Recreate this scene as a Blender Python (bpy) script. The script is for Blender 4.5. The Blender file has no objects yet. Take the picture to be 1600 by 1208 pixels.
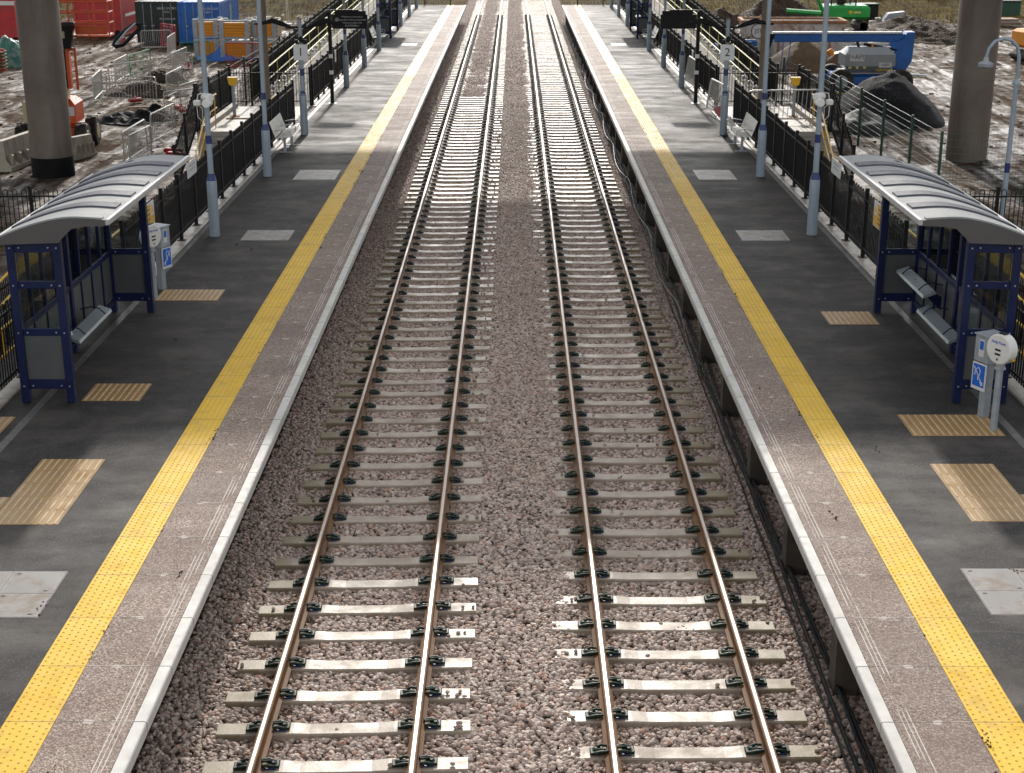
import bpy, bmesh, math, random
import numpy as np
from mathutils import Vector, Matrix, noise
R=math.radians; PI=math.pi
random.seed(11); np.random.seed(11)
sc=bpy.context.scene; C=sc.collection
F=2290.0; A=R(18.45); CAMH=7.7
def P(px,py,z=0.0):
    """photo pixel on the level z -> (x,y): used to survey positions on the ground"""
    H=CAMH-z; Zc=F*H/(math.cos(A)*(py+160.0))
    return ((px-803)*Zc/F,(Zc-H*math.sin(A))/math.cos(A))
PZ=0.915; GZ=-0.5
# ---------------- mesh builder ----------------
class MB:
    def __init__(s,mx=1): s.v=[];s.f=[];s.mx=mx;s.sm=[]
    def add(s,vs,fs,smooth=False):
        n=len(s.v)
        for v in vs: s.v.append((v[0]*s.mx,v[1],v[2]))
        for f in fs:
            g=[n+i for i in f]
            if s.mx<0: g.reverse()
            s.f.append(g); s.sm.append(smooth)
        return s
    def box(s,x0,x1,y0,y1,z0,z1,b=0):
        if b<=0:
            vs=[(x,y,z) for z in(z0,z1) for y in(y0,y1) for x in(x0,x1)]
            return s.add(vs,[(0,2,3,1),(4,5,7,6),(0,1,5,4),(2,6,7,3),(0,4,6,2),(1,3,7,5)])
        b=min(b,(x1-x0)/2.1,(y1-y0)/2.1,(z1-z0)/2.1)
        vs=[];
        for z,i in((z0,b),(z0+b,0),(z1-b,0),(z1,b)):
            vs+=[(x0+i+ (b if i==0 else 0)*0,y0+i,z),(x1-i,y0+i,z),(x1-i,y1-i,z),(x0+i,y1-i,z)]
        fs=[(3,2,1,0),(12,13,14,15)]
        for k in range(3):
            for j in range(4):
                a=k*4+j;c=k*4+(j+1)%4; fs.append((a,c,c+4,a+4))
        return s.add(vs,fs)
    def obox(s,c,size,rz=0,rx=0,ry=0,b=0):
        t=MB(); x,y,z=[q/2 for q in size]; t.box(-x,x,-y,y,-z,z,b)
        M=Matrix.Translation(c)@Matrix.Rotation(rz,4,'Z')@Matrix.Rotation(rx,4,'X')@Matrix.Rotation(ry,4,'Y')
        return s.add([tuple(M@Vector(v)) for v in t.v],t.f)
    def tube(s,pts,r,n=8,caps=True,smooth=True):
        pts=[Vector(p) for p in pts]; rings=[]; prev=None
        for i,p in enumerate(pts):
            if i==0:d=pts[1]-p
            elif i==len(pts)-1:d=p-pts[i-1]
            else:d=(pts[i+1]-p).normalized()+(p-pts[i-1]).normalized()
            if d.length<1e-9:d=Vector((0,0,1))
            d.normalize()
            if prev is None:
                u=d.orthogonal().normalized()
            else:
                u=(prev-d*prev.dot(d)); u=u.normalized() if u.length>1e-6 else d.orthogonal().normalized()
            prev=u; w=d.cross(u); rr=r[i] if isinstance(r,(list,tuple)) else r
            rings.append([tuple(p+(u*math.cos(a)+w*math.sin(a))*rr) for a in [2*PI*(k+.5)/n for k in range(n)]])
        vs=[v for g in rings for v in g]; fs=[]
        for i in range(len(pts)-1):
            for k in range(n):
                a=i*n+k;c=i*n+(k+1)%n; fs.append((a,c,c+n,a+n))
        s.add(vs,fs,smooth and n>4)
        if caps: s.add(rings[0],[tuple(range(n-1,-1,-1))]); s.add(rings[-1],[tuple(range(n))])
        return s
    def bar(s,a,b,r): return s.tube([a,b],r*1.2,4,True,False)
    def prism(s,prof,y0,y1,axis='y'):
        n=len(prof)
        def m(p,t):
            return {'y':(p[0],t,p[1]),'x':(t,p[0],p[1]),'z':(p[0],p[1],t)}[axis]
        vs=[m(p,y0) for p in prof]+[m(p,y1) for p in prof]
        fs=[tuple(range(n-1,-1,-1)),tuple(range(n,2*n))]+[(i,(i+1)%n,n+(i+1)%n,n+i) for i in range(n)]
        if axis!='y': pass
        else: fs=[tuple(reversed(f)) for f in fs]
        if axis=='x': fs=[f for f in fs]
        return s.add(vs,fs)
    def lathe(s,c,prof,n=20,smooth=True,axis='z'):
        vs=[];fs=[]
        for r,h in prof:
            for k in range(n):
                a=2*PI*k/n; x,y=r*math.cos(a),r*math.sin(a)
                if axis=='z': vs.append((c[0]+x,c[1]+y,c[2]+h))
                elif axis=='x': vs.append((c[0]+h,c[1]+x,c[2]+y))
                else: vs.append((c[0]+y,c[1]+h,c[2]+x))
        m=len(prof)
        for i in range(m-1):
            for k in range(n):
                a=i*n+k;b=i*n+(k+1)%n; fs.append((a,b,b+n,a+n))
        fs.append(tuple(range(n-1,-1,-1))); fs.append(tuple(range((m-1)*n,m*n)))
        return s.add(vs,fs,smooth)
    def build(s,name,mat,parent=None,loc=None,auto=35):
        me=bpy.data.meshes.new(name); me.from_pydata(s.v,[],s.f)
        if any(s.sm):
            me.polygons.foreach_set('use_smooth',s.sm)
        me.materials.append(mat); me.update()
        o=bpy.data.objects.new(name,me); C.objects.link(o)
        if any(s.sm):
            me.set_sharp_from_angle(angle=R(auto))
        if parent: o.parent=parent
        if loc: o.location=loc
        return o
def tag(o,label=None,cat=None,group=None,kind=None):
    if label:o['label']=label
    if cat:o['category']=cat
    if group:o['group']=group
    if kind:o['kind']=kind
    return o
def thing(name,label,cat,loc=(0,0,0),rz=0,group=None):
    o=bpy.data.objects.new(name,None); C.objects.link(o); o.empty_display_size=.2
    o.location=loc; o.rotation_euler=(0,0,rz); return tag(o,label,cat,group)
def dup(r,loc=None,rz=None,label=None,group=None,scale=None):
    def cp(o,par):
        c=o.copy(); C.objects.link(c)
        if par is not None: c.parent=par
        for ch in o.children: cp(ch,c)
        return c
    c=cp(r,None)
    if loc is not None:c.location=loc
    if rz is not None:c.rotation_euler[2]=rz
    if label:c['label']=label
    if group:c['group']=group
    if scale:c.scale=scale
    return c
def text(name,body,size,mat,parent,loc,rot,al='CENTER',ext=.001):
    cu=bpy.data.curves.new(name,'FONT'); cu.body=body; cu.size=size; cu.align_x=al; cu.align_y='CENTER'; cu.extrude=ext
    t=bpy.data.objects.new(name,cu); C.objects.link(t)
    me=bpy.data.meshes.new_from_object(t.evaluated_get(bpy.context.evaluated_depsgraph_get()))
    bpy.data.objects.remove(t); me.materials.clear(); me.materials.append(mat)
    o=bpy.data.objects.new(name,me); C.objects.link(o); o.parent=parent; o.location=loc; o.rotation_euler=rot
    return o
# ---------------- node helper ----------------
class NT:
    def __init__(s,name):
        s.m=bpy.data.materials.new(name); s.m.use_nodes=True; s.t=s.m.node_tree; s.b=s.t.nodes['Principled BSDF']; s.out=s.t.nodes['Material Output']
    def n(s,ty,**k):
        nd=s.t.nodes.new(ty)
        for a,b in k.items(): setattr(nd,a,b)
        return nd
    def l(s,a,b): s.t.links.new(a,b)
    def setin(s,sock,v):
        if hasattr(v,'is_linked') or isinstance(v,bpy.types.NodeSocket): s.l(v,sock)
        else:
            if isinstance(v,(tuple,list)) and len(v)==3 and sock.type=='RGBA': v=(*v,1)
            sock.default_value=v
    def math(s,op,a,b=0,c=None,clamp=False):
        nd=s.n('ShaderNodeMath',operation=op,use_clamp=clamp); s.setin(nd.inputs[0],a); s.setin(nd.inputs[1],b)
        if c is not None: s.setin(nd.inputs[2],c)
        return nd.outputs[0]
    def pos(s,obj=False):
        if obj: return s.n('ShaderNodeTexCoord').outputs['Object']
        return s.n('ShaderNodeNewGeometry').outputs['Position']
    def xyz(s,v): nd=s.n('ShaderNodeSeparateXYZ'); s.l(v,nd.inputs[0]); return nd.outputs
    def scale(s,v,sc3):
        nd=s.n('ShaderNodeVectorMath',operation='MULTIPLY'); s.l(v,nd.inputs[0]); nd.inputs[1].default_value=sc3; return nd.outputs[0]
    def noise(s,v,scale,det=3,rough=.55,dist=0):
        nd=s.n('ShaderNodeTexNoise'); s.l(v,nd.inputs['Vector']); nd.inputs['Scale'].default_value=scale; nd.inputs['Detail'].default_value=det; nd.inputs['Roughness'].default_value=rough; nd.inputs['Distortion'].default_value=dist
        return nd.outputs['Fac']
    def vor(s,v,scale,feat='F1',out='Distance'):
        nd=s.n('ShaderNodeTexVoronoi',feature=feat); s.l(v,nd.inputs['Vector']); nd.inputs['Scale'].default_value=scale; return nd.outputs[out]
    def ramp(s,f,stops,interp='LINEAR'):
        nd=s.n('ShaderNodeValToRGB'); e=nd.color_ramp.elements; nd.color_ramp.interpolation=interp
        while len(e)<len(stops): e.new(.5)
        for i,(p,c) in enumerate(stops):
            e[i].position=p; e[i].color=(*c,1) if isinstance(c,(tuple,list)) else (c,c,c,1)
        s.setin(nd.inputs[0],f); return nd.outputs[0]
    def mix(s,f,a,b,mode='MIX'):
        nd=s.n('ShaderNodeMix',data_type='RGBA',blend_type=mode); s.setin(nd.inputs[0],f); s.setin(nd.inputs[6],a); s.setin(nd.inputs[7],b); return nd.outputs[2]
    def mr(s,f,a,b,c,d):
        nd=s.n('ShaderNodeMapRange'); s.setin(nd.inputs[0],f)
        for i,q in enumerate((a,b,c,d)): nd.inputs[i+1].default_value=q
        return nd.outputs[0]
    def bump(s,h,st=.3,dist=.02,nrm=None):
        nd=s.n('ShaderNodeBump'); nd.inputs['Strength'].default_value=st; nd.inputs['Distance'].default_value=dist; s.l(h,nd.inputs['Height'])
        if nrm is not None: s.l(nrm,nd.inputs['Normal'])
        return nd.outputs[0]
    def set(s,col=None,rough=None,metal=None,nrm=None,spec=None,coat=None,coatr=None):
        for k,v in (('Base Color',col),('Roughness',rough),('Metallic',metal),('Specular IOR Level',spec),('Coat Weight',coat),('Coat Roughness',coatr)):
            if v is not None: s.setin(s.b.inputs[k],v)
        if nrm is not None: s.l(nrm,s.b.inputs['Normal'])
        return s.m
def lerp(c,k): return tuple(max(0,min(1,q*k)) for q in c)
def M(name,col,rough=.55,metal=0,var=.2,sc=3,bump=.15,bs=60,dirt=None,da=.5,ds=1.5,spec=.5,bd=.004):
    """general material: large tone variation, optional dirt patches, fine grain"""
    g=NT(name); v=g.pos(True)
    n1=g.noise(v,sc,4); n2=g.noise(v,bs,3)
    c=g.mix(g.mr(n1,.3,.7,0,1),lerp(col,1-var),lerp(col,1+var))
    if dirt:
        d=g.noise(v,ds,6,.65); c=g.mix(g.math('MULTIPLY',g.ramp(d,[(.48,0),(.62,1)]),da),c,dirt)
    r=g.mr(g.noise(v,sc*4,4),.3,.7,max(.02,rough-.1),min(1,rough+.12))
    return g.set(c,r,metal,g.bump(n2,bump,bd),spec)
# ---------------- materials ----------------
def m_asphalt():
    g=NT('asphalt'); v=g.pos()
    big=g.noise(v,.55,5,.6); fine=g.vor(v,150); grain=g.noise(v,55,4,.7)
    st=g.noise(g.scale(v,(.5,1.2,1)),1.1,6,.7)
    c=g.mix(g.mr(big,.3,.7,0,1),(.009,.0088,.010),(.024,.022,.0225))
    c=g.mix(g.ramp(grain,[(.56,0),(.72,1)]),c,(.15,.135,.125)); c=g.mix(g.ramp(grain,[(.3,.8),(.42,0)]),c,(.006,.006,.007))
    c=g.mix(g.math('MULTIPLY',g.ramp(g.noise(v,1.3,7,.72),[(.46,0),(.64,1)]),.6),c,(.085,.072,.062))
    sx_,sy_,sz_=g.xyz(v); se=g.math('COMPARE',g.math('MULTIPLY',g.math('FRACT',g.math('DIVIDE',g.math('ADD',sy_,g.mr(g.noise(v,3,2),.3,.7,-.02,.02)),8.7)),8.7),4.1,.012); c=g.mix(g.math('MULTIPLY',se,.6),c,(.06,.055,.05))
    # small pale flecks
    fl=g.vor(v,3.1); c=g.mix(g.ramp(fl,[(0.0,.8),(.03,0)],'LINEAR'),c,(.45,.43,.4))
    r=g.math('ADD',g.mr(st,.3,.72,.58,.85),g.mr(big,.3,.7,-.06,.08))
    n=g.bump(fine,.55,.004,g.bump(g.noise(v,7,3),.3,.01))
    return g.set(c,r,0,n,.36)
def m_slab():
    g=NT('textured_slab'); v=g.pos(); x,y,z=g.xyz(v); ax=g.math('ABSOLUTE',x)
    sp=g.vor(v,75,out='Color'); spx=g.xyz(sp)
    c=g.ramp(spx[0],[(0,(.095,.066,.051)),(.35,(.21,.155,.127)),(.75,(.32,.25,.21)),(1,(.52,.44,.385))])
    slab=g.math('FLOOR',g.math('DIVIDE',g.math('ADD',y,97-11.14+11.64),.97))
    wn=g.n('ShaderNodeTexWhiteNoise',noise_dimensions='2D'); cb=g.n('ShaderNodeCombineXYZ'); g.l(slab,cb.inputs[0]); g.l(g.math('SIGN',x),cb.inputs[1]); g.l(cb.outputs[0],wn.inputs['Vector'])
    c=g.mix(1,c,g.ramp(wn.outputs['Value'],[(0,(.82,.80,.79)),(1,(1.08,1.05,1.03))]),'MULTIPLY')
    c=g.mix(g.math('MULTIPLY',g.ramp(g.noise(v,1.6,6,.7),[(.42,1),(.6,0)]),.45),c,(.16,.11,.09))
    # dark chewing-gum specks
    c=g.mix(g.ramp(g.vor(v,5.0),[(.02,1),(.045,0)]),c,(.05,.04,.038))
    # warning grooves near the edge, broken and worn
    gr=g.math('MAXIMUM',g.math('COMPARE',ax,3.375,.005),g.math('MAXIMUM',g.math('COMPARE',ax,3.415,.0045),g.math('COMPARE',ax,3.455,.0055)))
    gr=g.math('MULTIPLY',gr,g.ramp(g.noise(g.scale(v,(3,1,1)),1.1,4,.7),[(.42,0),(.5,1)]))
    c=g.mix(g.math('MULTIPLY',gr,.8),c,(.62,.58,.53))
    fr=g.math('FRACT',g.math('DIVIDE',g.math('ADD',y,97-11.14+.485),.97)); dy=g.math('MULTIPLY',g.math('SUBTRACT',fr,.5),.97)
    dx=g.math('SUBTRACT',ax,g.math('ADD',3.68,g.mr(wn.outputs['Value'],0,1,-.02,.03)))
    dd=g.math('SQRT',g.math('ADD',g.math('POWER',g.math('MULTIPLY',dx,.75),2),g.math('POWER',g.math('MULTIPLY',dy,1.1),2)))
    dd=g.math('ADD',dd,g.mr(g.noise(v,22,3),.3,.7,-.014,.014))
    c=g.mix(g.math('MULTIPLY',g.math('LESS_THAN',dd,.034),.8),c,(.55,.50,.45))
    j=g.math('LESS_THAN',g.math('ABSOLUTE',dy),.006)
    jl=g.math('MULTIPLY',g.math('LESS_THAN',g.math('ABSOLUTE',g.math('SUBTRACT',dy,.009)),.006),g.ramp(g.noise(v,2.7,4,.7),[(.48,0),(.55,.7)]))
    c=g.mix(jl,c,(.6,.55,.5)); c=g.mix(g.math('MULTIPLY',j,.75),c,(.06,.05,.045))
    r=g.mr(g.noise(g.scale(v,(.5,1.5,1)),1.7,5,.65),.3,.7,.65,.85)
    return g.set(c,r,0,g.bump(g.vor(v,75),.6,.005),.42)
def m_coping():
    g=NT('pale_coping'); v=g.pos(); x,y,z=g.xyz(v)
    c=g.mix(g.mr(g.noise(v,1.4,5,.6),.3,.7,0,1),(.42,.41,.385),(.56,.55,.52))
    c=g.mix(g.math('MULTIPLY',g.ramp(g.noise(v,6,6,.75),[(.56,0),(.68,1)]),.4),c,(.33,.30,.27))
    c=g.mix(g.ramp(g.vor(v,7.0),[(.015,1),(.035,0)]),c,(.08,.07,.06))
    fr=g.math('FRACT',g.math('DIVIDE',g.math('ADD',y,97-11.14+.485),.97)); dy=g.math('MULTIPLY',g.math('SUBTRACT',fr,.5),.97)
    c=g.mix(g.math('MULTIPLY',g.math('LESS_THAN',g.math('ABSOLUTE',dy),.006),.8),c,(.07,.06,.05))
    return g.set(c,g.mr(g.noise(v,9,3),.3,.7,.45,.7),0,g.bump(g.noise(v,60,4),.3,.003))
def m_tactile():
    g=NT('yellow_tactile'); v=g.pos()
    c=g.mix(g.mr(g.noise(v,1.1,5,.6),.3,.7,0,1),(.64,.385,.010),(.76,.48,.022))
    x,y,z=g.xyz(v); fr=g.math('FRACT',g.math('DIVIDE',g.math('ADD',y,97-11.14+.485),.97))
    ti=g.math('FLOOR',g.math('DIVIDE',g.math('ADD',y,97-11.14+.485+.485),.97)); wn=g.n('ShaderNodeTexWhiteNoise',noise_dimensions='1D'); g.l(ti,wn.inputs['W'])
    c=g.mix(g.math('MULTIPLY',wn.outputs['Value'],.25),c,(.80,.53,.08))
    c=g.mix(g.math('MULTIPLY',g.ramp(g.noise(v,4,7,.75),[(.52,0),(.66,1)]),.45),c,(.38,.22,.04))
    c=g.mix(g.math('MULTIPLY',g.ramp(g.noise(v,14,5,.75),[(.62,0),(.72,1)]),.5),c,(.20,.14,.06))
    dy=g.math('MULTIPLY',g.math('SUBTRACT',fr,.5),.97)
    c=g.mix(g.math('MULTIPLY',g.math('LESS_THAN',g.math('ABSOLUTE',dy),.005),.85),c,(.10,.06,.02))
    return g.set(c,g.mr(g.noise(v,6,4),.3,.7,.5,.72),0,g.bump(g.noise(v,60,3),.2,.002),.4)
def m_ballast(stone=False):
    g=NT('ballast_stone' if stone else 'ballast_bed'); v=g.pos(); x,y,z=g.xyz(v)
    if stone:
        rnd=g.n('ShaderNodeObjectInfo').outputs['Random']
        c=g.ramp(rnd,[(0,(.16,.12,.10)),(.15,(.33,.255,.215)),(.4,(.48,.375,.32)),(.65,(.58,.475,.415)),(.82,(.64,.54,.475)),(.9,(.50,.29,.21)),(.95,(.42,.38,.34)),(1,(.68,.61,.54))],'CONSTANT')
        c=g.mix(g.mr(g.noise(v,60,4,.7),.3,.7,0,.3),c,(.27,.20,.17))
        n=g.bump(g.noise(v,90,4,.7),.5,.004)
    else:
        cc=g.xyz(g.vor(g.scale(v,(1,1,.2)),17,out='Color'))[0]
        c=g.ramp(cc,[(0,(.06,.045,.038)),(.3,(.14,.105,.09)),(.6,(.22,.17,.145)),(.9,(.32,.26,.225)),(1,(.45,.38,.33))])
        d=g.vor(v,17); c=g.mix(g.ramp(d,[(.25,0),(.6,.9)]),c,(.03,.022,.02))
        n=g.bump(d,1,.03)
        n=g.bump(g.noise(v,40,3),.6,.02,n)
    # rust-brown staining beside the rails, pale middle
    ax=g.math('ABSOLUTE',x)
    rst=g.math('ADD',g.math('COMPARE',ax,.95,.17),g.math('COMPARE',ax,2.46,.17),clamp=True)
    c=g.mix(g.math('MULTIPLY',rst,.5),c,(.21,.125,.075))
    c=g.mix(g.math('MULTIPLY',g.mr(g.noise(g.scale(v,(1,.4,1)),.8,4,.6),.35,.65,0,1),.30),c,(.30,.21,.17))
    return g.set(c,.62 if stone else .95,0,n,.35 if stone else .05)
def m_sleeper():
    g=NT('sleeper_concrete'); v=g.pos(); o=g.pos(True); ox=g.xyz(o)[0]
    rnd=g.n('ShaderNodeObjectInfo').outputs['Random']
    c=g.mix(g.mr(g.noise(v,3.0,5,.65),.3,.7,0,1),(.25,.195,.145),(.40,.335,.275))
    c=g.mix(g.math('MULTIPLY',rnd,.3),c,(.17,.125,.07))
    st=g.math('MULTIPLY',g.math('GREATER_THAN',g.math('ADD',ox,g.mr(g.noise(v,5,4),.3,.7,-.12,.12)),.98),.8)
    c=g.mix(st,c,g.mix(g.noise(v,9,4),(.16,.12,.055),(.27,.22,.13)))
    c=g.mix(g.math('MULTIPLY',g.ramp(g.noise(v,11,6,.75),[(.55,0),(.66,1)]),.45),c,(.14,.10,.06))
    r=g.math('ADD',g.mr(g.noise(v,4,4),.3,.7,.30,.55),g.math('MULTIPLY',rnd,.08))
    return g.set(c,r,0,g.bump(g.noise(v,25,4),.25,.006),.5)
def m_rust():
    g=NT('rail_rust'); v=g.pos()
    c=g.mix(g.mr(g.noise(g.scale(v,(8,.7,8)),2.2,5,.7),.3,.7,0,1),(.075,.030,.010),(.21,.098,.032))
    return g.set(c,.6,0,g.bump(g.noise(v,90,4),.4,.002),.25)
def m_railhead():
    g=NT('rail_head_polished'); v=g.pos(); ax=g.xyz(v)[0]
    c=g.mix(g.noise(g.scale(v,(40,.4,1)),1.5,3),(.26,.22,.19),(.46,.42,.39))
    return g.set(c,g.mr(g.noise(g.scale(v,(30,.6,1)),2,4),.3,.7,.28,.5),.8,None)
def m_mud():
    g=NT('wet_mud'); v=g.pos(); x,y,z=g.xyz(v)
    w=g.noise(v,.13,4,.55,.8); tr=g.noise(g.scale(v,(.5,.12,1)),.9,5,.65,1.6); fine=g.noise(v,2.6,8,.72); peb=g.vor(v,5)
    wv=g.n('ShaderNodeTexWave',wave_type='BANDS'); g.l(g.scale(v,(1,.25,1)),wv.inputs['Vector']); wv.inputs['Scale'].default_value=.55; wv.inputs['Distortion'].default_value=9; wv.inputs['Detail'].default_value=3; wv.inputs['Detail Scale'].default_value=.35; rut=wv.outputs['Fac']
    c=g.ramp(fine,[(.28,(.028,.016,.009)),(.45,(.075,.046,.028)),(.58,(.14,.095,.062)),(.75,(.22,.165,.12))])
    c=g.mix(g.math('MULTIPLY',g.ramp(w,[(.4,0),(.6,1)]),.6),c,(.11,.06,.025)); c=g.mix(g.math('MULTIPLY',g.ramp(rut,[(.25,1),(.6,0)]),.5),c,(.022,.015,.010))
    # grass further out and along the banks
    far=g.math('GREATER_THAN',g.math('ADD',y,g.mr(g.noise(v,.3,4,.7),.2,.8,-9,9)),103)
    gn=g.noise(v,.7,7,.75); gc=g.ramp(gn,[(.3,(.03,.02,.009)),(.5,(.10,.068,.02)),(.62,(.15,.115,.025)),(.8,(.07,.08,.018))])
    c=g.mix(far,c,gc)
    wet=g.math('MULTIPLY',g.ramp(g.math('ADD',g.math('MULTIPLY',tr,.62),g.math('MULTIPLY',fine,.38)),[(.45,0),(.59,1)]),g.math('SUBTRACT',1,far))
    r=g.mr(wet,0,1,.9,.38)
    n=g.bump(fine,.9,.12,g.bump(tr,.7,.25,g.bump(rut,.8,.3))); n=g.bump(peb,.35,.05,n)
    return g.set(c,r,0,n,g.mr(wet,0,1,.05,.34))
def m_glass():
    g=NT('shelter_glass'); tr=g.n('ShaderNodeBsdfTransparent'); gl=g.n('ShaderNodeBsdfGlossy'); mx=g.n('ShaderNodeMixShader')
    tr.inputs[0].default_value=(.80,.84,.84,1); gl.inputs['Roughness'].default_value=.04; gl.inputs[0].default_value=(.9,.9,.9,1)
    fr=g.n('ShaderNodeFresnel'); fr.inputs[0].default_value=1.45
    g.l(g.math('ADD',fr.outputs[0],.02),mx.inputs[0]); g.l(tr.outputs[0],mx.inputs[1]); g.l(gl.outputs[0],mx.inputs[2]); g.l(mx.outputs[0],g.out.inputs[0])
    return g.m
def m_speckconc(name,a,b,rough=.6,sc=1.2,stain=(.2,.16,.12),sa=.5,drip=False):
    g=NT(name); v=g.pos()
    c=g.mix(g.mr(g.noise(v,sc,6,.65),.3,.7,0,1),a,b)
    d=g.noise(g.scale(v,(1,1,.12)) if drip else v,sc*2.5,6,.7)
    c=g.mix(g.math('MULTIPLY',g.ramp(d,[(.5,0),(.66,1)]),sa),c,stain)
    return g.set(c,g.mr(d,.3,.7,rough-.12,rough+.1),0,g.bump(g.noise(v,35,5,.7),.35,.006))
def m_heap(name,a,b,vs=22,bd=.05,rough=.7):
    g=NT(name); v=g.pos(); cc=g.xyz(g.vor(v,vs,out='Color'))[0]
    c=g.mix(cc,a,b); c=g.mix(g.mr(g.noise(v,1.3,5,.7),.35,.65,0,.5),c,lerp(a,.6))
    return g.set(c,rough,0,g.bump(g.vor(v,vs),.9,bd),.12)
asphalt=m_asphalt(); slabm=m_slab(); copem=m_coping(); tact=m_tactile(); bed=m_ballast(); stonem=m_ballast(True)
slpm=m_sleeper(); rustm=m_rust(); headm=m_railhead(); mud=m_mud(); glass=m_glass()
kerbc=m_speckconc('kerb_concrete',(.24,.215,.185),(.42,.39,.35),.5,1.5,(.15,.11,.07),.6)
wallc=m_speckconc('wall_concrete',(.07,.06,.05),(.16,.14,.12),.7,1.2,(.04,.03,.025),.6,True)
pierc=m_speckconc('pier_concrete',(.12,.098,.078),(.20,.17,.14),.5,.7,(.08,.062,.048),.6,True)
barc=m_speckconc('barrier_concrete',(.36,.33,.27),(.5,.46,.38),.6,2,(.2,.16,.1),.5,True)
deckc=m_speckconc('deck_concrete',(.10,.085,.07),(.15,.13,.11),.8,.6)
blk=M('black_paint',(.007,.007,.008),.5,0,.3,4,.1,spec=.22); blkp=M('black_plastic',(.012,.012,.014),.7,0,.3,spec=.2)
navy=M('navy_paint',(.0045,.011,.055),.45,0,.2,2,.08,dirt=(.012,.018,.04),da=.3,spec=.3); 
panelg=M('grey_panel',(.075,.08,.085),.5,0,.12,2,.05,dirt=(.09,.09,.085),da=.5)
galv=M('galvanised_steel',(.36,.40,.44),.5,.35,.14,3,.1,dirt=(.24,.26,.28),da=.5,ds=4)
postg=M('grey_blue_post',(.27,.33,.39),.42,.15,.12,2,.05,dirt=(.2,.23,.25),da=.4,ds=4)
roofl=M('roof_sheet',(.31,.32,.325),.65,.0,.06,1,.03,spec=.25,dirt=(.26,.265,.265),da=.4); roofd=M('roof_rib',(.095,.10,.125),.55,0,.1,spec=.2)
facia=M('roof_facia',(.085,.08,.08),.5,.0,.08); alu=M('bright_aluminium',(.50,.51,.52),.4,.5,.06,bump=0)
seatm=M('seat_steel',(.34,.39,.42),.35,.5,.1); bandm=M('blue_band',(.012,.03,.13),.4,0,.1)
whitep=M('white_paint',(.68,.68,.66),.4,0,.08,3,.05,dirt=(.45,.42,.36),da=.35)
signw=M('sign_white',(.60,.61,.62),.5,0,.05); signb=M('sign_blue',(.01,.12,.55),.4,0,.05); inkd=M('dark_ink',(.01,.012,.03),.5,0,0); txtw=M('white_ink',(.42,.45,.46),.6,0,0)
yel=M('yellow_paint',(.72,.42,.01),.4,0,.12,3,.05,dirt=(.35,.22,.05),da=.4); yelp=M('pale_yellow_rail',(.62,.55,.16),.35,0,.1)
tan=NT('tan_paving');
def _tan():
    g=tan; v=g.pos(); x,y,z=g.xyz(v)
    c=g.mix(g.mr(g.noise(v,1.3,5,.7),.32,.68,0,1),(.30,.165,.045),(.43,.27,.11)); c=g.mix(g.math('MULTIPLY',g.ramp(g.noise(v,2.6,6,.7),[(.5,0),(.62,1)]),.5),c,(.22,.115,.045))
    return g.set(c,g.mr(g.noise(v,4,4),.3,.7,.3,.55),0,g.bump(g.noise(v,70,3),.3,.003))
tanm=_tan(); barm=M('worn_rib',(.50,.39,.25),.4,0,.25,1.5,.1,dirt=(.30,.20,.10),da=.7,ds=2)
coverm=M('cover_plate',(.25,.24,.23),.5,0,.15,2,.2,120,dirt=(.17,.115,.07),da=.75,ds=3.2); drainm=M('drain_grate',(.15,.15,.15),.45,.4,.2,3,.2,dirt=(.06,.055,.05),da=.6,ds=5)
orng=M('orange_red_paint',(.62,.09,.015),.38,0,.12,2,.06,dirt=(.22,.07,.03),da=.4); red=M('red_paint',(.45,.02,.025),.42,0,.15,2,.06,dirt=(.25,.05,.04),da=.4)
amber=M('amber_paint',(.72,.27,.012),.45,0,.14,3,.06,dirt=(.4,.16,.03),da=.4)
blue=M('blue_paint',(.008,.125,.46),.35,0,.12,2,.06,dirt=(.01,.06,.2),da=.3); cblue=M('container_blue',(.008,.115,.42),.42,0,.12,2,.1,dirt=(.01,.07,.25),da=.35); cgreen=M('container_dark_green',(.010,.019,.017),.45,0,.2,2,.1)
creamt=M('cream_panel',(.50,.42,.24),.5,0,.15,3,.05,dirt=(.3,.22,.1),da=.4)
ggrey=M('hood_grey',(.29,.315,.345),.4,.05,.06,2,.03,dirt=(.22,.22,.22),da=.3); tyre=M('tyre_rubber',(.022,.019,.017),.75,0,.3,6,.5,40,dirt=(.10,.08,.06),da=.7,ds=4)
green=M('machine_green',(.012,.30,.05),.38,0,.12); dgreen=M('dark_green_paint',(.010,.055,.032),.45,0,.2); sgreen=M('bright_green_plastic',(.02,.2,.1),.5,0,.1)
tealt=M('green_tarpaulin',(.015,.115,.085),.45,0,.25,2,.3,12,dirt=(.25,.33,.3),da=.6,ds=3,bd=.03); bluet=M('blue_tarpaulin',(.01,.11,.42),.35,0,.25,2,.3,12,bd=.03); blkt=M('black_sheet',(.008,.008,.009),.7,0,.3,2,.3,12,bd=.03,spec=.15)
wood=M('timber',(.24,.15,.08),.7,0,.25,4,.2,40,dirt=(.12,.07,.04),da=.5); polew=M('weathered_pole',(.16,.125,.095),.75,0,.2,3,.3,30)
skipm=M('skip_paint',(.52,.50,.48),.5,.05,.12,2,.1,dirt=(.26,.11,.04),da=.8,ds=2.2); rustp=M('rusted_steel',(.30,.14,.06),.75,.1,.35,3,.3,30)
soil=m_heap('brown_soil',(.028,.018,.013),(.095,.062,.042),9,.12); sand=m_heap('sandy_soil',(.09,.056,.03),(.16,.105,.062),30,.02); grav=m_heap('dark_gravel',(.005,.0055,.007),(.034,.035,.041),26,.03,.75)
amberglow=M('beacon_amber',(.8,.2,.02),.3)
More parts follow.
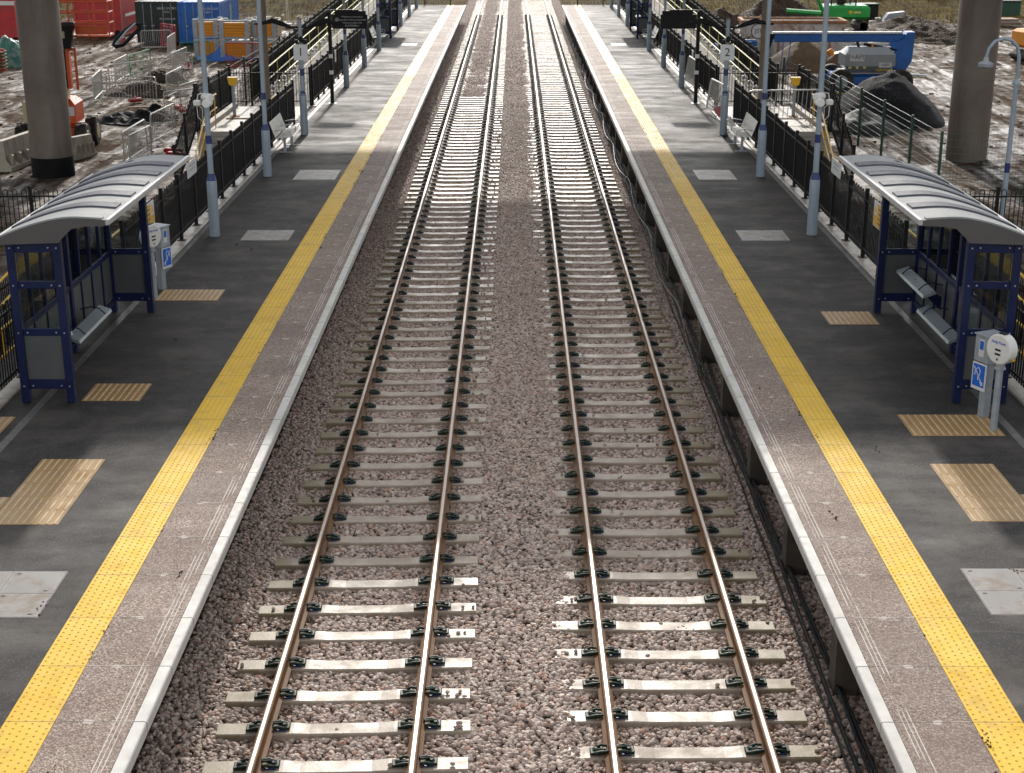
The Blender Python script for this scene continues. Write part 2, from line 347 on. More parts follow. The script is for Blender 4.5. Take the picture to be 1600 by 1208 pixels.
# ---------------- ground ----------------
def fbm(x,y,s,o=4):
    return noise.fractal(Vector((x*s,y*s,3.3)),1.0,2.0,o)
def gheight(x,y):
    ax=abs(x); z=GZ
    k=min(1,max(0,(ax-10)/3))
    z+=k*(.10*fbm(x,y,.35)+.05*fbm(x*1.3,y*.5,1.3))
    if y>100:
        t=(y-100)/22; t=min(1,t); t=t*t*(3-2*t); s=min(1,max(0,(ax-7)/4)); z+=s*t*(1.6 if x<0 else .9)
        z+=s*.25*fbm(x,y,.12)
    if ax<9.5: z-=.35
    return z
def axis_pts(fine,lo,hi,step,far):
    a=list(np.arange(lo,hi+1e-6,step)); st=step
    b=[];q=hi
    while q<far: st*=1.35; q+=st; b.append(q)
    st=step;c=[];q=lo
    while q>-far: st*=1.35;q-=st;c.append(q)
    return c[::-1]+a+b
xs=axis_pts(1,-48,48,.42,3500); ys=axis_pts(1,8,135,.42,3500)
vs=[(x,y,gheight(x,y)) for y in ys for x in xs]; nx=len(xs)
fs=[(j*nx+i,j*nx+i+1,(j+1)*nx+i+1,(j+1)*nx+i) for j in range(len(ys)-1) for i in range(nx-1)]
g=MB(); g.add(vs,fs,True); tag(g.build('ground',mud,auto=180),kind='structure')
# ---------------- ballast ----------------
def bz(x,y):
    ax=abs(x); z=-.238
    if x>.0: z+=.045*math.exp(-((x-.50)/.22)**2)
    z+=.05*math.exp(-(x/.42)**2)
    if ax>3.05: z-=.10*(ax-3.05)
    if x<0 and y>61.5: z+=.05*min(1,(y-61.5)/.6)*math.exp(-((x+1.7)/.75)**4)
    if x>2.95 and y<1000: z-=.02
    return z+.003+.022*fbm(x,y,.9,3)
bx=[-3.8+.15*i for i in range(52)]; by=[8+.16*i for i in range(338)]+[62.1+.8*i for i in range(115)]
nx=len(bx)
g=MB(); g.add([(x,y,bz(x,y)) for y in by for x in bx],[(j*nx+i,j*nx+i+1,(j+1)*nx+i+1,(j+1)*nx+i) for j in range(len(by)-1) for i in range(nx-1)],True)
# closed sides down to the sheet below
for sx in (bx[0],bx[-1]):
    g.box(sx-.02,sx+.02,8,153,-1.2,-.30)
bedo=tag(g.build('ballast_bed',bed,auto=180),kind='structure')
# stones: many small rounded stones scattered over the bed
stonecol=bpy.data.collections.new('stone_shapes')
def stone_mesh(k):
    rng=random.Random(k); bm=bmesh.new(); bmesh.ops.create_icosphere(bm,subdivisions=2,radius=1)
    sc3=(rng.uniform(.9,1.25),rng.uniform(.7,1.0),rng.uniform(.55,.85)); off=Vector((k*7.1,k*3.3,0))
    planes=[(Vector((rng.uniform(-1,1),rng.uniform(-1,1),rng.uniform(-1,1))).normalized(),rng.uniform(.55,.82)) for _ in range(13)]
    for v in bm.verts:
        p=v.co.copy()
        for n,d in planes:
            t=p.dot(n)
            if t>d: p-=n*(t-d)
        p*=1+.05*noise.noise(p*1.5+off)
        v.co=Vector((p.x*sc3[0],p.y*sc3[1],p.z*sc3[2]))
    me=bpy.data.meshes.new('stone'); bm.to_mesh(me); bm.free(); me.polygons.foreach_set('use_smooth',[True]*len(me.polygons)); me.set_sharp_from_angle(angle=R(24)); me.materials.append(stonem)
    o=bpy.data.objects.new('stone',me); stonecol.objects.link(o)
for k in range(9): stone_mesh(k)
def scatter_tree(name,dens,smin,smax,seed):
    t=bpy.data.node_groups.new(name,'GeometryNodeTree')
    t.interface.new_socket(name='Geometry',in_out='INPUT',socket_type='NodeSocketGeometry'); t.interface.new_socket(name='Geometry',in_out='OUTPUT',socket_type='NodeSocketGeometry')
    N=t.nodes.new; L=t.links.new
    gi=N('NodeGroupInput'); go=N('NodeGroupOutput'); d=N('GeometryNodeDistributePointsOnFaces'); d.inputs['Density'].default_value=dens; d.inputs['Seed'].default_value=seed
    ci=N('GeometryNodeCollectionInfo'); ci.inputs['Collection'].default_value=stonecol; ci.inputs['Separate Children'].default_value=True; ci.inputs['Reset Children'].default_value=True
    ip=N('GeometryNodeInstanceOnPoints'); ip.inputs['Pick Instance'].default_value=True
    rr=N('FunctionNodeRandomValue'); rr.data_type='FLOAT_VECTOR'; rr.inputs[0].default_value=(-.6,-.6,0); rr.inputs[1].default_value=(.6,.6,6.28)
    rs=N('FunctionNodeRandomValue'); rs.data_type='FLOAT'; rs.inputs[2].default_value=smin; rs.inputs[3].default_value=smax
    L(gi.outputs[0],d.inputs['Mesh']); L(d.outputs['Points'],ip.inputs['Points']); L(ci.outputs[0],ip.inputs['Instance']); L(rr.outputs[0],ip.inputs['Rotation']); L(rs.outputs[1],ip.inputs['Scale']); L(ip.outputs[0],go.inputs[0])
    return t
def ballast_zone(y0,y1,dens,smin,smax,seed):
    g=MB(); X=[x for x in bx if abs(x)<3.76]; Y=list(np.arange(y0,y1+.01,.2)); n=len(X)
    g.add([(x,y,bz(x,y)+.012) for y in Y for x in X],[(j*n+i,j*n+i+1,(j+1)*n+i+1,(j+1)*n+i) for j in range(len(Y)-1) for i in range(n-1)])
    o=g.build('track_ballast',bed); m=o.modifiers.new('scatter','NODES'); m.node_group=scatter_tree('scatter_%d'%seed,dens,smin,smax,seed)
    return tag(o,kind='stuff')
tag(ballast_zone(10,26,800,.019,.048,1),'pinkish grey ballast stones nearest the camera between and beside the two tracks','ballast')
tag(ballast_zone(26,44,640,.020,.046,2),'ballast stones in the shaded middle stretch of the two tracks','ballast')
tag(ballast_zone(44,66,430,.026,.042,3),'small looking ballast stones on the bright far stretch of the tracks','ballast')
tag(ballast_zone(66,126,240,.030,.052,4),'most distant ballast stones towards the platform ends','ballast')
# ---------------- sleepers, clips, rails ----------------
def sleeper_mesh():
    g=MB(); L=1.26; st=[(-L,.0),(-1.02,.0),(-.50,.0),(-.34,-.012),(.34,-.012),(.50,0),(1.02,0),(L,0)]
    prof=lambda dz,w:[(-.14*w,-.36),(.14*w,-.36),(.118*w,-.172+dz),(.100*w,-.162+dz),(-.100*w,-.162+dz),(-.118*w,-.172+dz)]
    vs=[];fs=[]
    for x,dz in st:
        w=1 if abs(x)>.4 else .93
        if abs(x)>1.2: w=.97
        vs+=[(x,p[0],p[1]) for p in prof(dz,w)]
    for i in range(len(st)-1):
        for k in range(6): a=i*6+k;b=i*6+(k+1)%6; fs.append((a,b,b+6,a+6))
    fs+=[tuple(range(5,-1,-1)),tuple(range((len(st)-1)*6,len(st)*6))]
    g.add(vs,fs); return g
clipd=M('clip_green_black',(.008,.022,.013),.5,0,.7,30,.4,90,spec=.3); clipb=M('pad_blue',(.006,.018,.06),.35,0,.3); insul=M('clip_insulator',(.42,.34,.18),.55,0,.2)
def clip_mb():
    g=MB()   # bent spring clip pressed on the rail foot, toe towards -x
    g.tube([(-.035,-.05,.030),(.02,-.052,.040),(.075,-.045,.022),(.11,-.015,.012),(.10,.018,.018),(.05,.03,.036),(-.02,.02,.034),(-.035,.05,.030),(.03,.062,.036),(.10,.055,.014)],.0155,6)
    g.box(.015,.135,-.046,.068,-.004,.024,.008); g.box(.06,.10,-.018,.018,.0,.045,.006)
    return g
def make_sleeper(first):
    t=thing('sleeper','x','sleeper'); o=sleeper_mesh().build('concrete_beam',slpm,t)
    for rx in (-.7525,.7525):
        for s in (-1,1):
            c=clip_mb().build('rail_clip',clipd,t); c.location=(rx+s*.082,0,-.155); c.rotation_euler=(0,0,0 if s>0 else PI)
            i=MB().box(-.030,.012,-.044,.044,.004,.032,.006).build('insulator',insul,c)
            i2=MB().box(-.018,.10,-.070,-.052,-.006,.012,.003).build('pad',clipb,c)
    return t
proto=make_sleeper(1); proto2=proto
y0=11.14-1.1
yl=[11.50+.65*i for i in range(-2,170)]
first={'a':True,'b':True}
def place_sleeper(x,y,rz,lab,grp,lod,dz=0):
    src=proto if lod==0 else proto2; k='a' if lod==0 else 'b'
    if first[k]: o=src; first[k]=False
    else: o=dup(src)
    o.location=(x,y,dz); o.rotation_euler=(0,0,rz); tag(o,lab,'sleeper',grp)
far=MB(); T=sleeper_mesh()
for side in (-1,1):
    for i,yy in enumerate(yl):
        y=yy+(0 if side<0 else .22)+random.uniform(-.012,.012); x=side*1.705+random.uniform(-.012,.012); rz=(.030 if side<0 else .004)+random.uniform(-.008,.008)
        if side<0: rz+=PI   # stained end outwards
        dz=random.uniform(-.004,.003)
        if i<148:
            if side<0:
                lab='concrete sleeper under the left hand track, its outer end stained olive brown'
                if y>61.5: lab='distant sleeper of the left hand track almost buried in ballast between the rails'
                elif 18<y<31: lab='dull brownish sleeper of the left hand track in the shaded middle stretch'
            else:
                lab='pale sleeper under the right hand track, its inner end partly covered with stones'
                if y>50: lab='distant shining pale sleeper of the right hand track, close set like a ladder'
                elif 18<y<31: lab='dull brownish sleeper of the right hand track in the shaded middle stretch'
            place_sleeper(x,y,rz,lab,lab.split(',')[0].replace('sleeper','sleepers',1),0,dz)
        else:
            far.add([(side*1.705+v[0],y+v[1],v[2]) for v in T.v],T.f)
tag(far.build('far_sleeper_rows',slpm),'the farthest rows of sleepers beyond the platform ends','sleeper',kind='stuff')
def rail(x,lab,inner):
    t=thing('rail',lab,'rail',(x,0,0),0,'running rails')
    g=MB(); pr=[(-.075,-.159),(.075,-.159),(.075,-.148),(.020,-.128),(.0085,-.11),(.0085,-.045),(.034,-.034),(.036,-.006),(-.036,-.006),(-.034,-.034),(-.0085,-.045),(-.0085,-.11),(-.020,-.128),(-.075,-.148)]
    Y=[6,150]; g.prism(pr,6,150); g.build('rail_body',rustm,t)
    hb=MB(); hb.prism([(-.034,-.0055),(.034,-.0055),(.0335,-.001),(.027,.003),(-.027,.003),(-.0335,-.001)],6,150); hb.build('rail_shoulder',rustm,t); h=MB(); h.prism([(-.019,.0031),(.019,.0031),(.015,.0052),(-.015,.0052)],6,150); h.build('running_surface',headm,t)
rail(-2.4575,'outer steel rail of the left hand track, next to the platform with sign 1',1)
rail(-.9525,'inner steel rail of the left hand track, beside the wide middle strip of stones',1)
rail(.9525,'inner steel rail of the right hand track, beside the wide middle strip of stones',1)
rail(2.4575,'outer steel rail of the right hand track, next to the platform with sign 2',1)
# loose stones lying on sleepers
ls=MB(); sm=[o.data for o in stonecol.objects]
for k in range(420):
    side=random.choice((-1,1)); i=int(random.random()**1.3*75); y=yl[i]+(0 if side<0 else .22)
    lx=random.choice((random.uniform(-1.25,-.95),random.uniform(-.55,.55),random.uniform(.95,1.25))) if random.random()<.45 else -side*random.uniform(.90,1.26)
    x=side*1.705+lx; me=random.choice(sm); r=random.uniform(.022,.036); a=random.uniform(0,6.28); M3=Matrix.Rotation(a,3,'Z')
    zz=-.162-(.022 if abs(lx)<.36 else 0)
    pv=[M3@v.co*r for v in me.vertices]; ls.add([(x+p.x,y+p.y+random.Random(k).uniform(-.07,.07),zz+r*.55+p.z) for p in pv],[tuple(p.vertices) for p in me.polygons],True)
tag(ls.build('loose_stones',stonem),'loose ballast stones lying on top of the sleepers','stones',kind='stuff')
# ---------------- platforms ----------------
PY0,PY1=4.0,100.5
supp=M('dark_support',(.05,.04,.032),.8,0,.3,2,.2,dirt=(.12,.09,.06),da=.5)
for s,nm in ((-1,'left'),(1,'right')):
    pf=tag(MB(s).box(4.42,6.62,PY0,PY1,.55,PZ).build('platform',asphalt),kind='structure')
    MB(s).box(3.55,7.9,PY0,PY1,.30,.548).build('platform_slab',wallc,pf)
    g=MB(s).box(3.30,3.98,PY0,PY1,.80,PZ); g.build('edge_paving',slabm,pf)
    g=MB(s); pr=[(3.295,.80),(3.185,.80),(3.185,PZ-.022),(3.193,PZ-.006),(3.207,PZ+.001),(3.295,PZ+.001)]
    y=11.14-8*.97
    while y<PY1:
        g.prism(pr if s>0 else pr,y+.004,min(y+.966,PY1)); y+=.97
    if True: g.f=[tuple(f) for f in g.f]
    g.build('coping',copem,pf)
    g=MB(s).box(3.984,4.416,PY0,PY1,.80,PZ+.002)
    g.build('tactile_strip',tact,pf)
    d=MB(s)   # raised studs in rows, domes
    yy=9.0
    while yy<60:
        for k in range(6):
            x=4.02+k*.072; yo=yy+(.5*.081 if k%2 else 0)
            n=6 if yy<25 else 4; r1,r2=.0125,.007
            d.add([(x+r1*math.cos(2*PI*q/n),yo+r1*math.sin(2*PI*q/n),PZ+.0018) for q in range(n)]+[(x+r2*math.cos(2*PI*q/n),yo+r2*math.sin(2*PI*q/n),PZ+.0085) for q in range(n)],[(q,(q+1)%n,n+(q+1)%n,n+q) for q in range(n)]+[tuple(range(n,2*n))])
        yy+=.081
    so=d.build('tactile_studs',M('stud_yellow',(.60,.38,.03),.4,0,.1,20) if s<0 else bpy.data.materials['stud_yellow'],pf); tag(so,kind='stuff')
    MB(s).box(6.62,6.74,PY0,PY1,.55,PZ-.004).build('drain_channel',drainm,pf)
    MB(s).box(6.74,7.9,PY0,PY1,.55,PZ-.012 if 0 else PZ-.006).build('back_strip',asphalt,pf)
    # dark void behind the edge, concrete supports
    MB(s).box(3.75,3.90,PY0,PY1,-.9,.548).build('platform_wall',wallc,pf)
    MB(s).box(3.91,7.9,PY1-.3,PY1,-.9,.548).build('end_wall',wallc,pf)
    MB(s).box(7.75,7.9,PY0,PY1-.3,-.9,.298).build('back_wall',wallc,pf)
    y=13.6
    while s>0 and y<99:
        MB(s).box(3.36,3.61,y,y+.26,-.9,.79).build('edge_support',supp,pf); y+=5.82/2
# cables along the right hand platform
cb=[]
for k,(x,z,r,amp) in enumerate([(3.30,-.19,.024,.02),(3.36,-.17,.018,.03),(3.42,-.18,.024,.015),(3.22,-.22,.013,.015)]):
    pts=[]; y=9
    while y<98:
        pts.append((x+amp*math.sin(y*.42+k*1.7)+.03*noise.noise(Vector((y*.5,k,0))),y,z+.05*abs(noise.noise(Vector((y*.33,k*3,1))))));y+=.55
    tag(MB().tube(pts,r,6).build('cable',blkp),'black lineside cable under the right platform edge, %s'%['second from the rails','third from the rails','against the platform supports','the thin one nearest the rails'][k],'cable','lineside cables by the right platform')
pts=[];y=24
while y<70:
    pts.append((3.18+.05*math.sin(y*.95)+.03*math.sin(y*.37),y,.08+.09*math.sin(y*.95+1)));y+=.35
tag(MB().tube(pts,.010,6).build('cable',M('grey_cable',(.10,.10,.095),.5,0,.1)),'thin grey cable looping along the right platform edge further off','cable')
# tan corduroy paving panels and steel covers set in the asphalt
def slab_px(name,px,py0,py1,pxr,mat,label,cat,grp,cols=None,rows=None,ang=0,rib=None,hdr=0):
    x0,ya=P(px,py0,PZ); x1,_=P(pxr,py0,PZ); _,yb=P(px,py1,PZ)
    flat_panel(name,x0,x1,yb,ya,mat,label,cat,grp,cols,rows,rib)
def flat_panel(name,x0,x1,y0,y1,mat,label,cat,grp,cols=None,rows=None,rib=None):
    cx,cy=(x0+x1)/2,(y0+y1)/2; t=thing(name,label,cat,(cx,cy,PZ),0,grp); w,h=x1-x0,y1-y0
    g=MB().box(-w/2,w/2,-h/2,h/2,-.02,.003)
    if rib:  # corduroy bars run along the platform, tiles in rows
        base=g; g=MB(); n=max(2,round(w/.094)); rw=w/n; m=max(1,round(h/.4)); rh=h/m
        for i in range(n):
            for j in range(m):
                g.box(-w/2+(i+.34)*rw,-w/2+(i+.66)*rw,-h/2+j*rh+.010,-h/2+(j+1)*rh-.010,.002,.009,.003)
        base.build('paving_tile',M2,t); g.build('corduroy_bar',barm,t)
    else:
        gap=MB().box(-w/2-.012,w/2+.012,-h/2-.012,h/2+.012,-.02,.0015); gap.build('rim',drainm,t)
        for i in range(cols):
            for j in range(rows):
                a=-w/2+i*w/cols; b=-h/2+j*h/rows; k=MB().box(a+.004,a+w/cols-.004,b+.004,b+h/rows-.004,-.015,.004)
                q=a+.03
                while q<a+w/cols-.03: k.box(q,q+.006,b+.02,b+h/rows-.02,.0035,.0065); q+=.022
                o=k.build('cover_plate',mat,t)
                for (hx,hy) in ((a+.07,b+h/rows-.06),(a+w/cols-.09,b+.06)):
                    MB().box(hx-.02,hx+.02,hy-.008,hy+.008,.004,.0075).build('lifting_slot',blk,o)
    return t
M2=tanm
TG='tan ribbed paving panels'
slab_px('ribbed_paving',150,600,627,238,tanm,'small tan ribbed paving panel in front of the left shelter','paving',TG,rib=1)
slab_px('ribbed_paving',256,453,470,352,tanm,'tan ribbed paving panel at the foot of the left help point','paving',TG,rib=1)
slab_px('ribbed_paving',1282,487,507,1358,tanm,'small tan ribbed paving panel beyond the right shelter bench','paving',TG,rib=1)
slab_px('ribbed_paving',1402,648,681,1541,tanm,'tan ribbed paving panel at the foot of the right help point','paving',TG,rib=1)
flat_panel('ribbed_paving',-6.0,-5.2,15.35,17.4,tanm,'large tan ribbed paving panel near the bottom left corner','paving',TG,rib=1)
flat_panel('ribbed_paving',-6.61,-6.01,15.35,16.15,tanm,'narrow tan ribbed paving strip joined to the large left panel','paving',TG,rib=1)
flat_panel('ribbed_paving',5.25,6.05,15.45,17.25,tanm,'large tan ribbed paving panel near the right edge','paving',TG,rib=1)
flat_panel('ribbed_paving',6.06,6.61,15.45,16.25,tanm,'narrow tan ribbed paving strip joined to the large right panel','paving',TG,rib=1)
flat_panel('ribbed_paving',-7.16,-6.86,18.25,19.0,tanm,'brown ribbed paving panel at the left edge behind the drain','paving',TG,rib=1)
CG='pale steel inspection covers in the platforms'
flat_panel('inspection_cover',-5.85,-4.74,13.08,14.12,coverm,'pale ribbed steel cover with rust stains at the bottom left','cover',CG,2,2)
flat_panel('inspection_cover',4.77,5.88,13.15,14.2,coverm,'pale ribbed steel cover at the right edge of the picture','cover',CG,2,2)
for s,w in ((-1,'left'),(1,'right')):
    x0,ya=P(388,360,PZ);x1,_=P(460,360,PZ);_,yb=P(388,376,PZ)
    a,b=(x0,x1) if s<0 else (-x1+.05,-x0+.05)
    flat_panel('inspection_cover',a,b,yb,ya,coverm,'single pale steel cover beside the nearest lamp post of the %s platform'%w,'cover',CG,2,1)
    a,b=(-5.6,-4.55) if s<0 else (4.7,5.65)
    flat_panel('inspection_cover',a,b,36.9,38.3,coverm,'steel cover beside the second lamp post of the %s platform'%w,'cover',CG,2,1)
    a,b=(-5.45,-4.75) if s<0 else (4.75,5.45)
    flat_panel('inspection_cover',a,b,72.5,73.6,coverm,'small distant steel cover before the far %s shelter'%w,'cover',CG,1,1)
# ---------------- shelters ----------------
def shelter(s,label):
    """local frame: x from the platform front (towards track is -x*s), y 0..4.75 away from camera, z from platform"""
    t=thing('waiting_shelter',label,'shelter',(s*6.6,19.65,PZ),0,'blue waiting shelters')
    fx,rx,L,H=-.34,.30,4.75,2.33     # front posts, rear posts
    def b(x0,x1,y0,y1,z0,z1,name,mat,bev=.006,par=t): return MB(s).box(x0,x1,y0,y1,z0,z1,bev).build(name,mat,par)
    for x in (fx,rx):
        for y in (0,L): b(x-.055,x+.055,y-.055,y+.055,0,H,'post',navy)
    b(rx-.05,rx+.05,L/2-.05,L/2+.05,0.0,H,'post',navy)
    # end screens
    for y,near in ((0,1),(L,0)):
        zs=[.20,.98,1.66] if near else [.20,1.02]
        for z in zs:
            hh=.14 if z==.2 else .10
            b(fx+.056,rx-.056,y-.03,y+.03,z,z+hh,'transom',navy)
        b(fx+.056,rx-.056,y-.03,y+.03,H-.16,H-.02,'transom',navy)
        b(fx+.056,rx-.056,y-.012,y+.012,.341,.979 if near else 1.019,'lower_panel',panelg,0)
        b(fx+.056,rx-.056,y-.005,y+.005,1.081 if near else 1.121,1.659 if near else H-.161,'glass_pane',glass,0)
        if near: b(fx+.056,rx-.056,y-.005,y+.005,1.761,H-.161,'glass_pane',glass,0)
        g=MB(s)
        for z in [q+.05 for q in zs]+[H-.09]:
            for x in (fx+.12,rx-.12,fx,rx): g.lathe((x,y-.031 if abs(x) <.3 and x!=fx and x!=rx else y-.056,z),[(.011,-.012),(.011,.001),(.006,.003)],8,axis='y')
        g.build('bolt_heads',galv,t)
    # back wall: rails, mullions, panels
    for (z0,z1) in ((.14,.24),(1.0,1.10),(H-.13,H-.03)):
        b(rx-.035,rx+.035,.056,L/2-.051,z0,z1,'back_rail',navy); b(rx-.035,rx+.035,L/2+.051,L-.056,z0,z1,'back_rail',navy)
    n=4
    for h0 in (0,L/2):
        w=L/2
        for k in range(n):
            y0=h0+k*w/n+(.056 if k==0 else .024); y1=h0+(k+1)*w/n-(.056 if k==n-1 else .024)
            b(rx-.012,rx+.012,y0,y1,.241,.999,'lower_panel',panelg,0); b(rx-.005,rx+.005,y0,y1,1.101,H-.131,'glass_pane',glass,0)
            if k: b(rx-.032,rx+.032,h0+k*w/n-.023,h0+k*w/n+.023,.241,.999,'mullion',navy,.004); b(rx-.032,rx+.032,h0+k*w/n-.023,h0+k*w/n+.023,1.101,H-.131,'mullion',navy,.004)
    # curved roof: rear eave low, rises over the middle and sails out to the front
    def arc(u): # u 0 rear .. 1 front -> x,z
        x=.52+(-1.07-.52)*u; z=2.335+.345*math.sin(min(1,u*1.22)*PI/2)**.9-.06*max(0,u-.62)**1.3*2.2
        return x,z
    y0,y1=-.13,L+.30; N=22; A2=[arc(i/N) for i in range(N+1)]
    pr=[(x,z) for x,z in A2]+[(x,z-.022) for x,z in reversed(A2)]
    rf=MB(s).prism(pr,y0,y1).build('roof',roofl,t)
    W=(y1-y0)
    for k in range(6):
        yc=y0+.06+(W-.12)*(k/6.0) if k else y0+.055
        w=.05 if k==0 else .15
        ar=[arc(.03+.94*i/N) for i in range(N+1)]
        rp=[(x,z+.026) for x,z in ar]+[(x,z-.004) for x,z in reversed(ar)]
        MB(s).prism(rp,yc-w,yc+w).build('roof_rib',roofd if k else roofl,rf)
    # end fascias: deep arched sheet with the front corner cut away
    for y in (y0-.012,y1+.001):
        top=[arc(i/N) for i in range(N+1)]
        low=[(-1.07,top[-1][1]-.075),(-.78,top[-1][1]-.085),(-.60,top[-1][1]-.12),(-.47,2.40),(-.41,2.33),(.52,2.30)]
        MB(s).prism([(x,z+.004) for x,z in top]+low,y,y+.011).build('roof_fascia',facia,rf)
    x,z=arc(1); MB(s).box(x-.05,x-.001,y0-.012,y1+.012,z-.07,z+.012,.008).build('front_gutter',alu,rf)
    x,z=arc(0); MB(s).box(x+.001,x+.04,y0-.012,y1+.012,z-.05,z+.012,.006).build('rear_gutter',alu,rf)
    for y in (.0,L/2,L):
        g=MB(s); g.prism([(-.395,2.331),(.34,2.331),(.34,2.40),(-.2,2.62),(-.95,2.62),(-.95,2.57),(-.45,2.50)],y-.025,y+.025); g.build('roof_bracket',navy,t)
    # perch seats: one lower bench of folded steel, one higher lean rail
    def perch(y0,y1,z,x,lab):
        st=MB(s).prism([(x-.11,z-.035),(x+.07,z+.030),(x+.085,z-.01),(x-.085,z-.075),(x-.125,z-.08)],y0,y1).build('perch_seat',seatm,t)
        for y in (y0+.33,y1-.33) if y1-y0>1.2 else ((y0+y1)/2,):
            MB(s).prism([(x-.06,z-.075),(x+.07,z-.03),(rx-.052,z-.14),(rx-.052,z-.36),(x+.05,z-.16)],y-.02,y+.02).build('seat_bracket',navy,st)
            MB(s).tube([(x-.115,y,z-.03),(x-.02,y,z+.06),(x+.1,y,z+.09),(rx-.04,y,z+.05)],.010,6).build('arm_rest',navy,st)
    perch(1.25,3.05,.56,-.02,''); 
    if s<0: perch(.18,.95,.80,-.02,'')
    else: perch(2.75,4.45,.86,-.02,'')
    return t
shL=shelter(-1,'blue framed waiting shelter with grey curved roof, near the left edge')
shR=shelter(1,'blue framed waiting shelter with grey curved roof, near the right edge behind the help point')
f1=dup(shL,(-6.6,76.2,PZ),label='distant blue shelter on the platform with sign 1'); f2=dup(shR,(6.6,76.2,PZ),label='distant blue shelter on the platform with sign 2')
# ---------------- posts ----------------
def bands(g,zs,r,h=.16):
    for z in zs: g.lathe((0,0,z),[(r+.003,0),(r+.003,h)],16)
def lamp_post(s,y,label,kind,r=.058):
    t=thing('lamp_post',label,'lamp post',(s*6.32,y,PZ),0,'platform lamp posts')
    n=16
    g=MB(); g.lathe((0,0,0),[(.112,0),(.110,.06),(.108,1.12),(.100,1.19),(r+.006,1.27),(r+.004,1.30)],n); g.build('base_sleeve',postg,t)
    top=5.6
    g=MB(); g.lathe((0,0,1.29),[(r+.002,0),(r-.008,top-1.29)],n); g.build('pole',postg,t)
    g=MB(); g.lathe((0,0,1.18),[(.106,0),(.1,.02),(r+.012,.13),(r+.010,.15)],n); bands(g,[1.95],r+.002,.17); g.build('blue_band',bandm,t)
    g=MB(s); g.tube([(0,0,top-.15),(-.25,0,top-.02),(-.9,0,top+.06)],.028,8); g.box(-1.35,-.85,-.09,.09,top+.02,top+.10,.02); g.build('lantern',galv,t)
    MB(s).box(.0,.06,-.118,-.100,.28,.62,.004).build('access_door',postg,t)
    return t
def cctv(s,t):
    z=2.83
    g=MB(s); g.tube([(.0,-.07,z+.05),(.02,-.26,z-.02)],.035,8); g.lathe((.03,-.42,z-.05),[(.07,0),(.085,.02),(.085,.26),(.06,.30)],14,axis='y'); 
    a=thing('cctv_camera','pair of white cylinder cameras on the nearest %s lamp post'%('left' if s<0 else 'right'),'camera',(t.location.x,t.location.y,t.location.z))
    g=MB(s); g.box(-.07,.07,-.09,-.06,z-.1,z+.12,.01); g.build('bracket',galv,a)
    MB().lathe((-s*.07,-.40,z-.02),[(.07,0),(.088,.02),(.088,.28),(.06,.32)],16,axis='y').build('camera_body',whitep,a)
    b=MB().lathe((0,0,0),[(.07,0),(.085,.02),(.085,.24),(.06,.28)],16,axis='y').build('camera_body',whitep,a); b.location=(-s*.02-s*.13,-.22,z+.08); b.rotation_euler=(0,0,-s*.8)
    MB(s).box(.10,.24,-.14,-.04,z-.10,z+.02,.02).build('junction_box',whitep,a)
    MB(s).tube([(.17,-.09,z+.0),(.14,-.1,z+.14),(.04,-.1,z+.16),(-.02,-.1,z+.05)],.011,6).build('cable_loop',whitep,a)
    MB(s).tube([(.18,-.09,z-.1),(.17,-.1,z-.32),(.08,-.1,z-.42),(.07,-.08,z-.15),(.2,-.08,z-.06)],.009,6).build('cable_loop',whitep,a)
YS=[30.4,37.4,None,56.1,63.1,70.1,84.0,91.0,98.0]
NM=['nearest','second','', 'third','fourth','fifth','sixth','seventh','farthest']
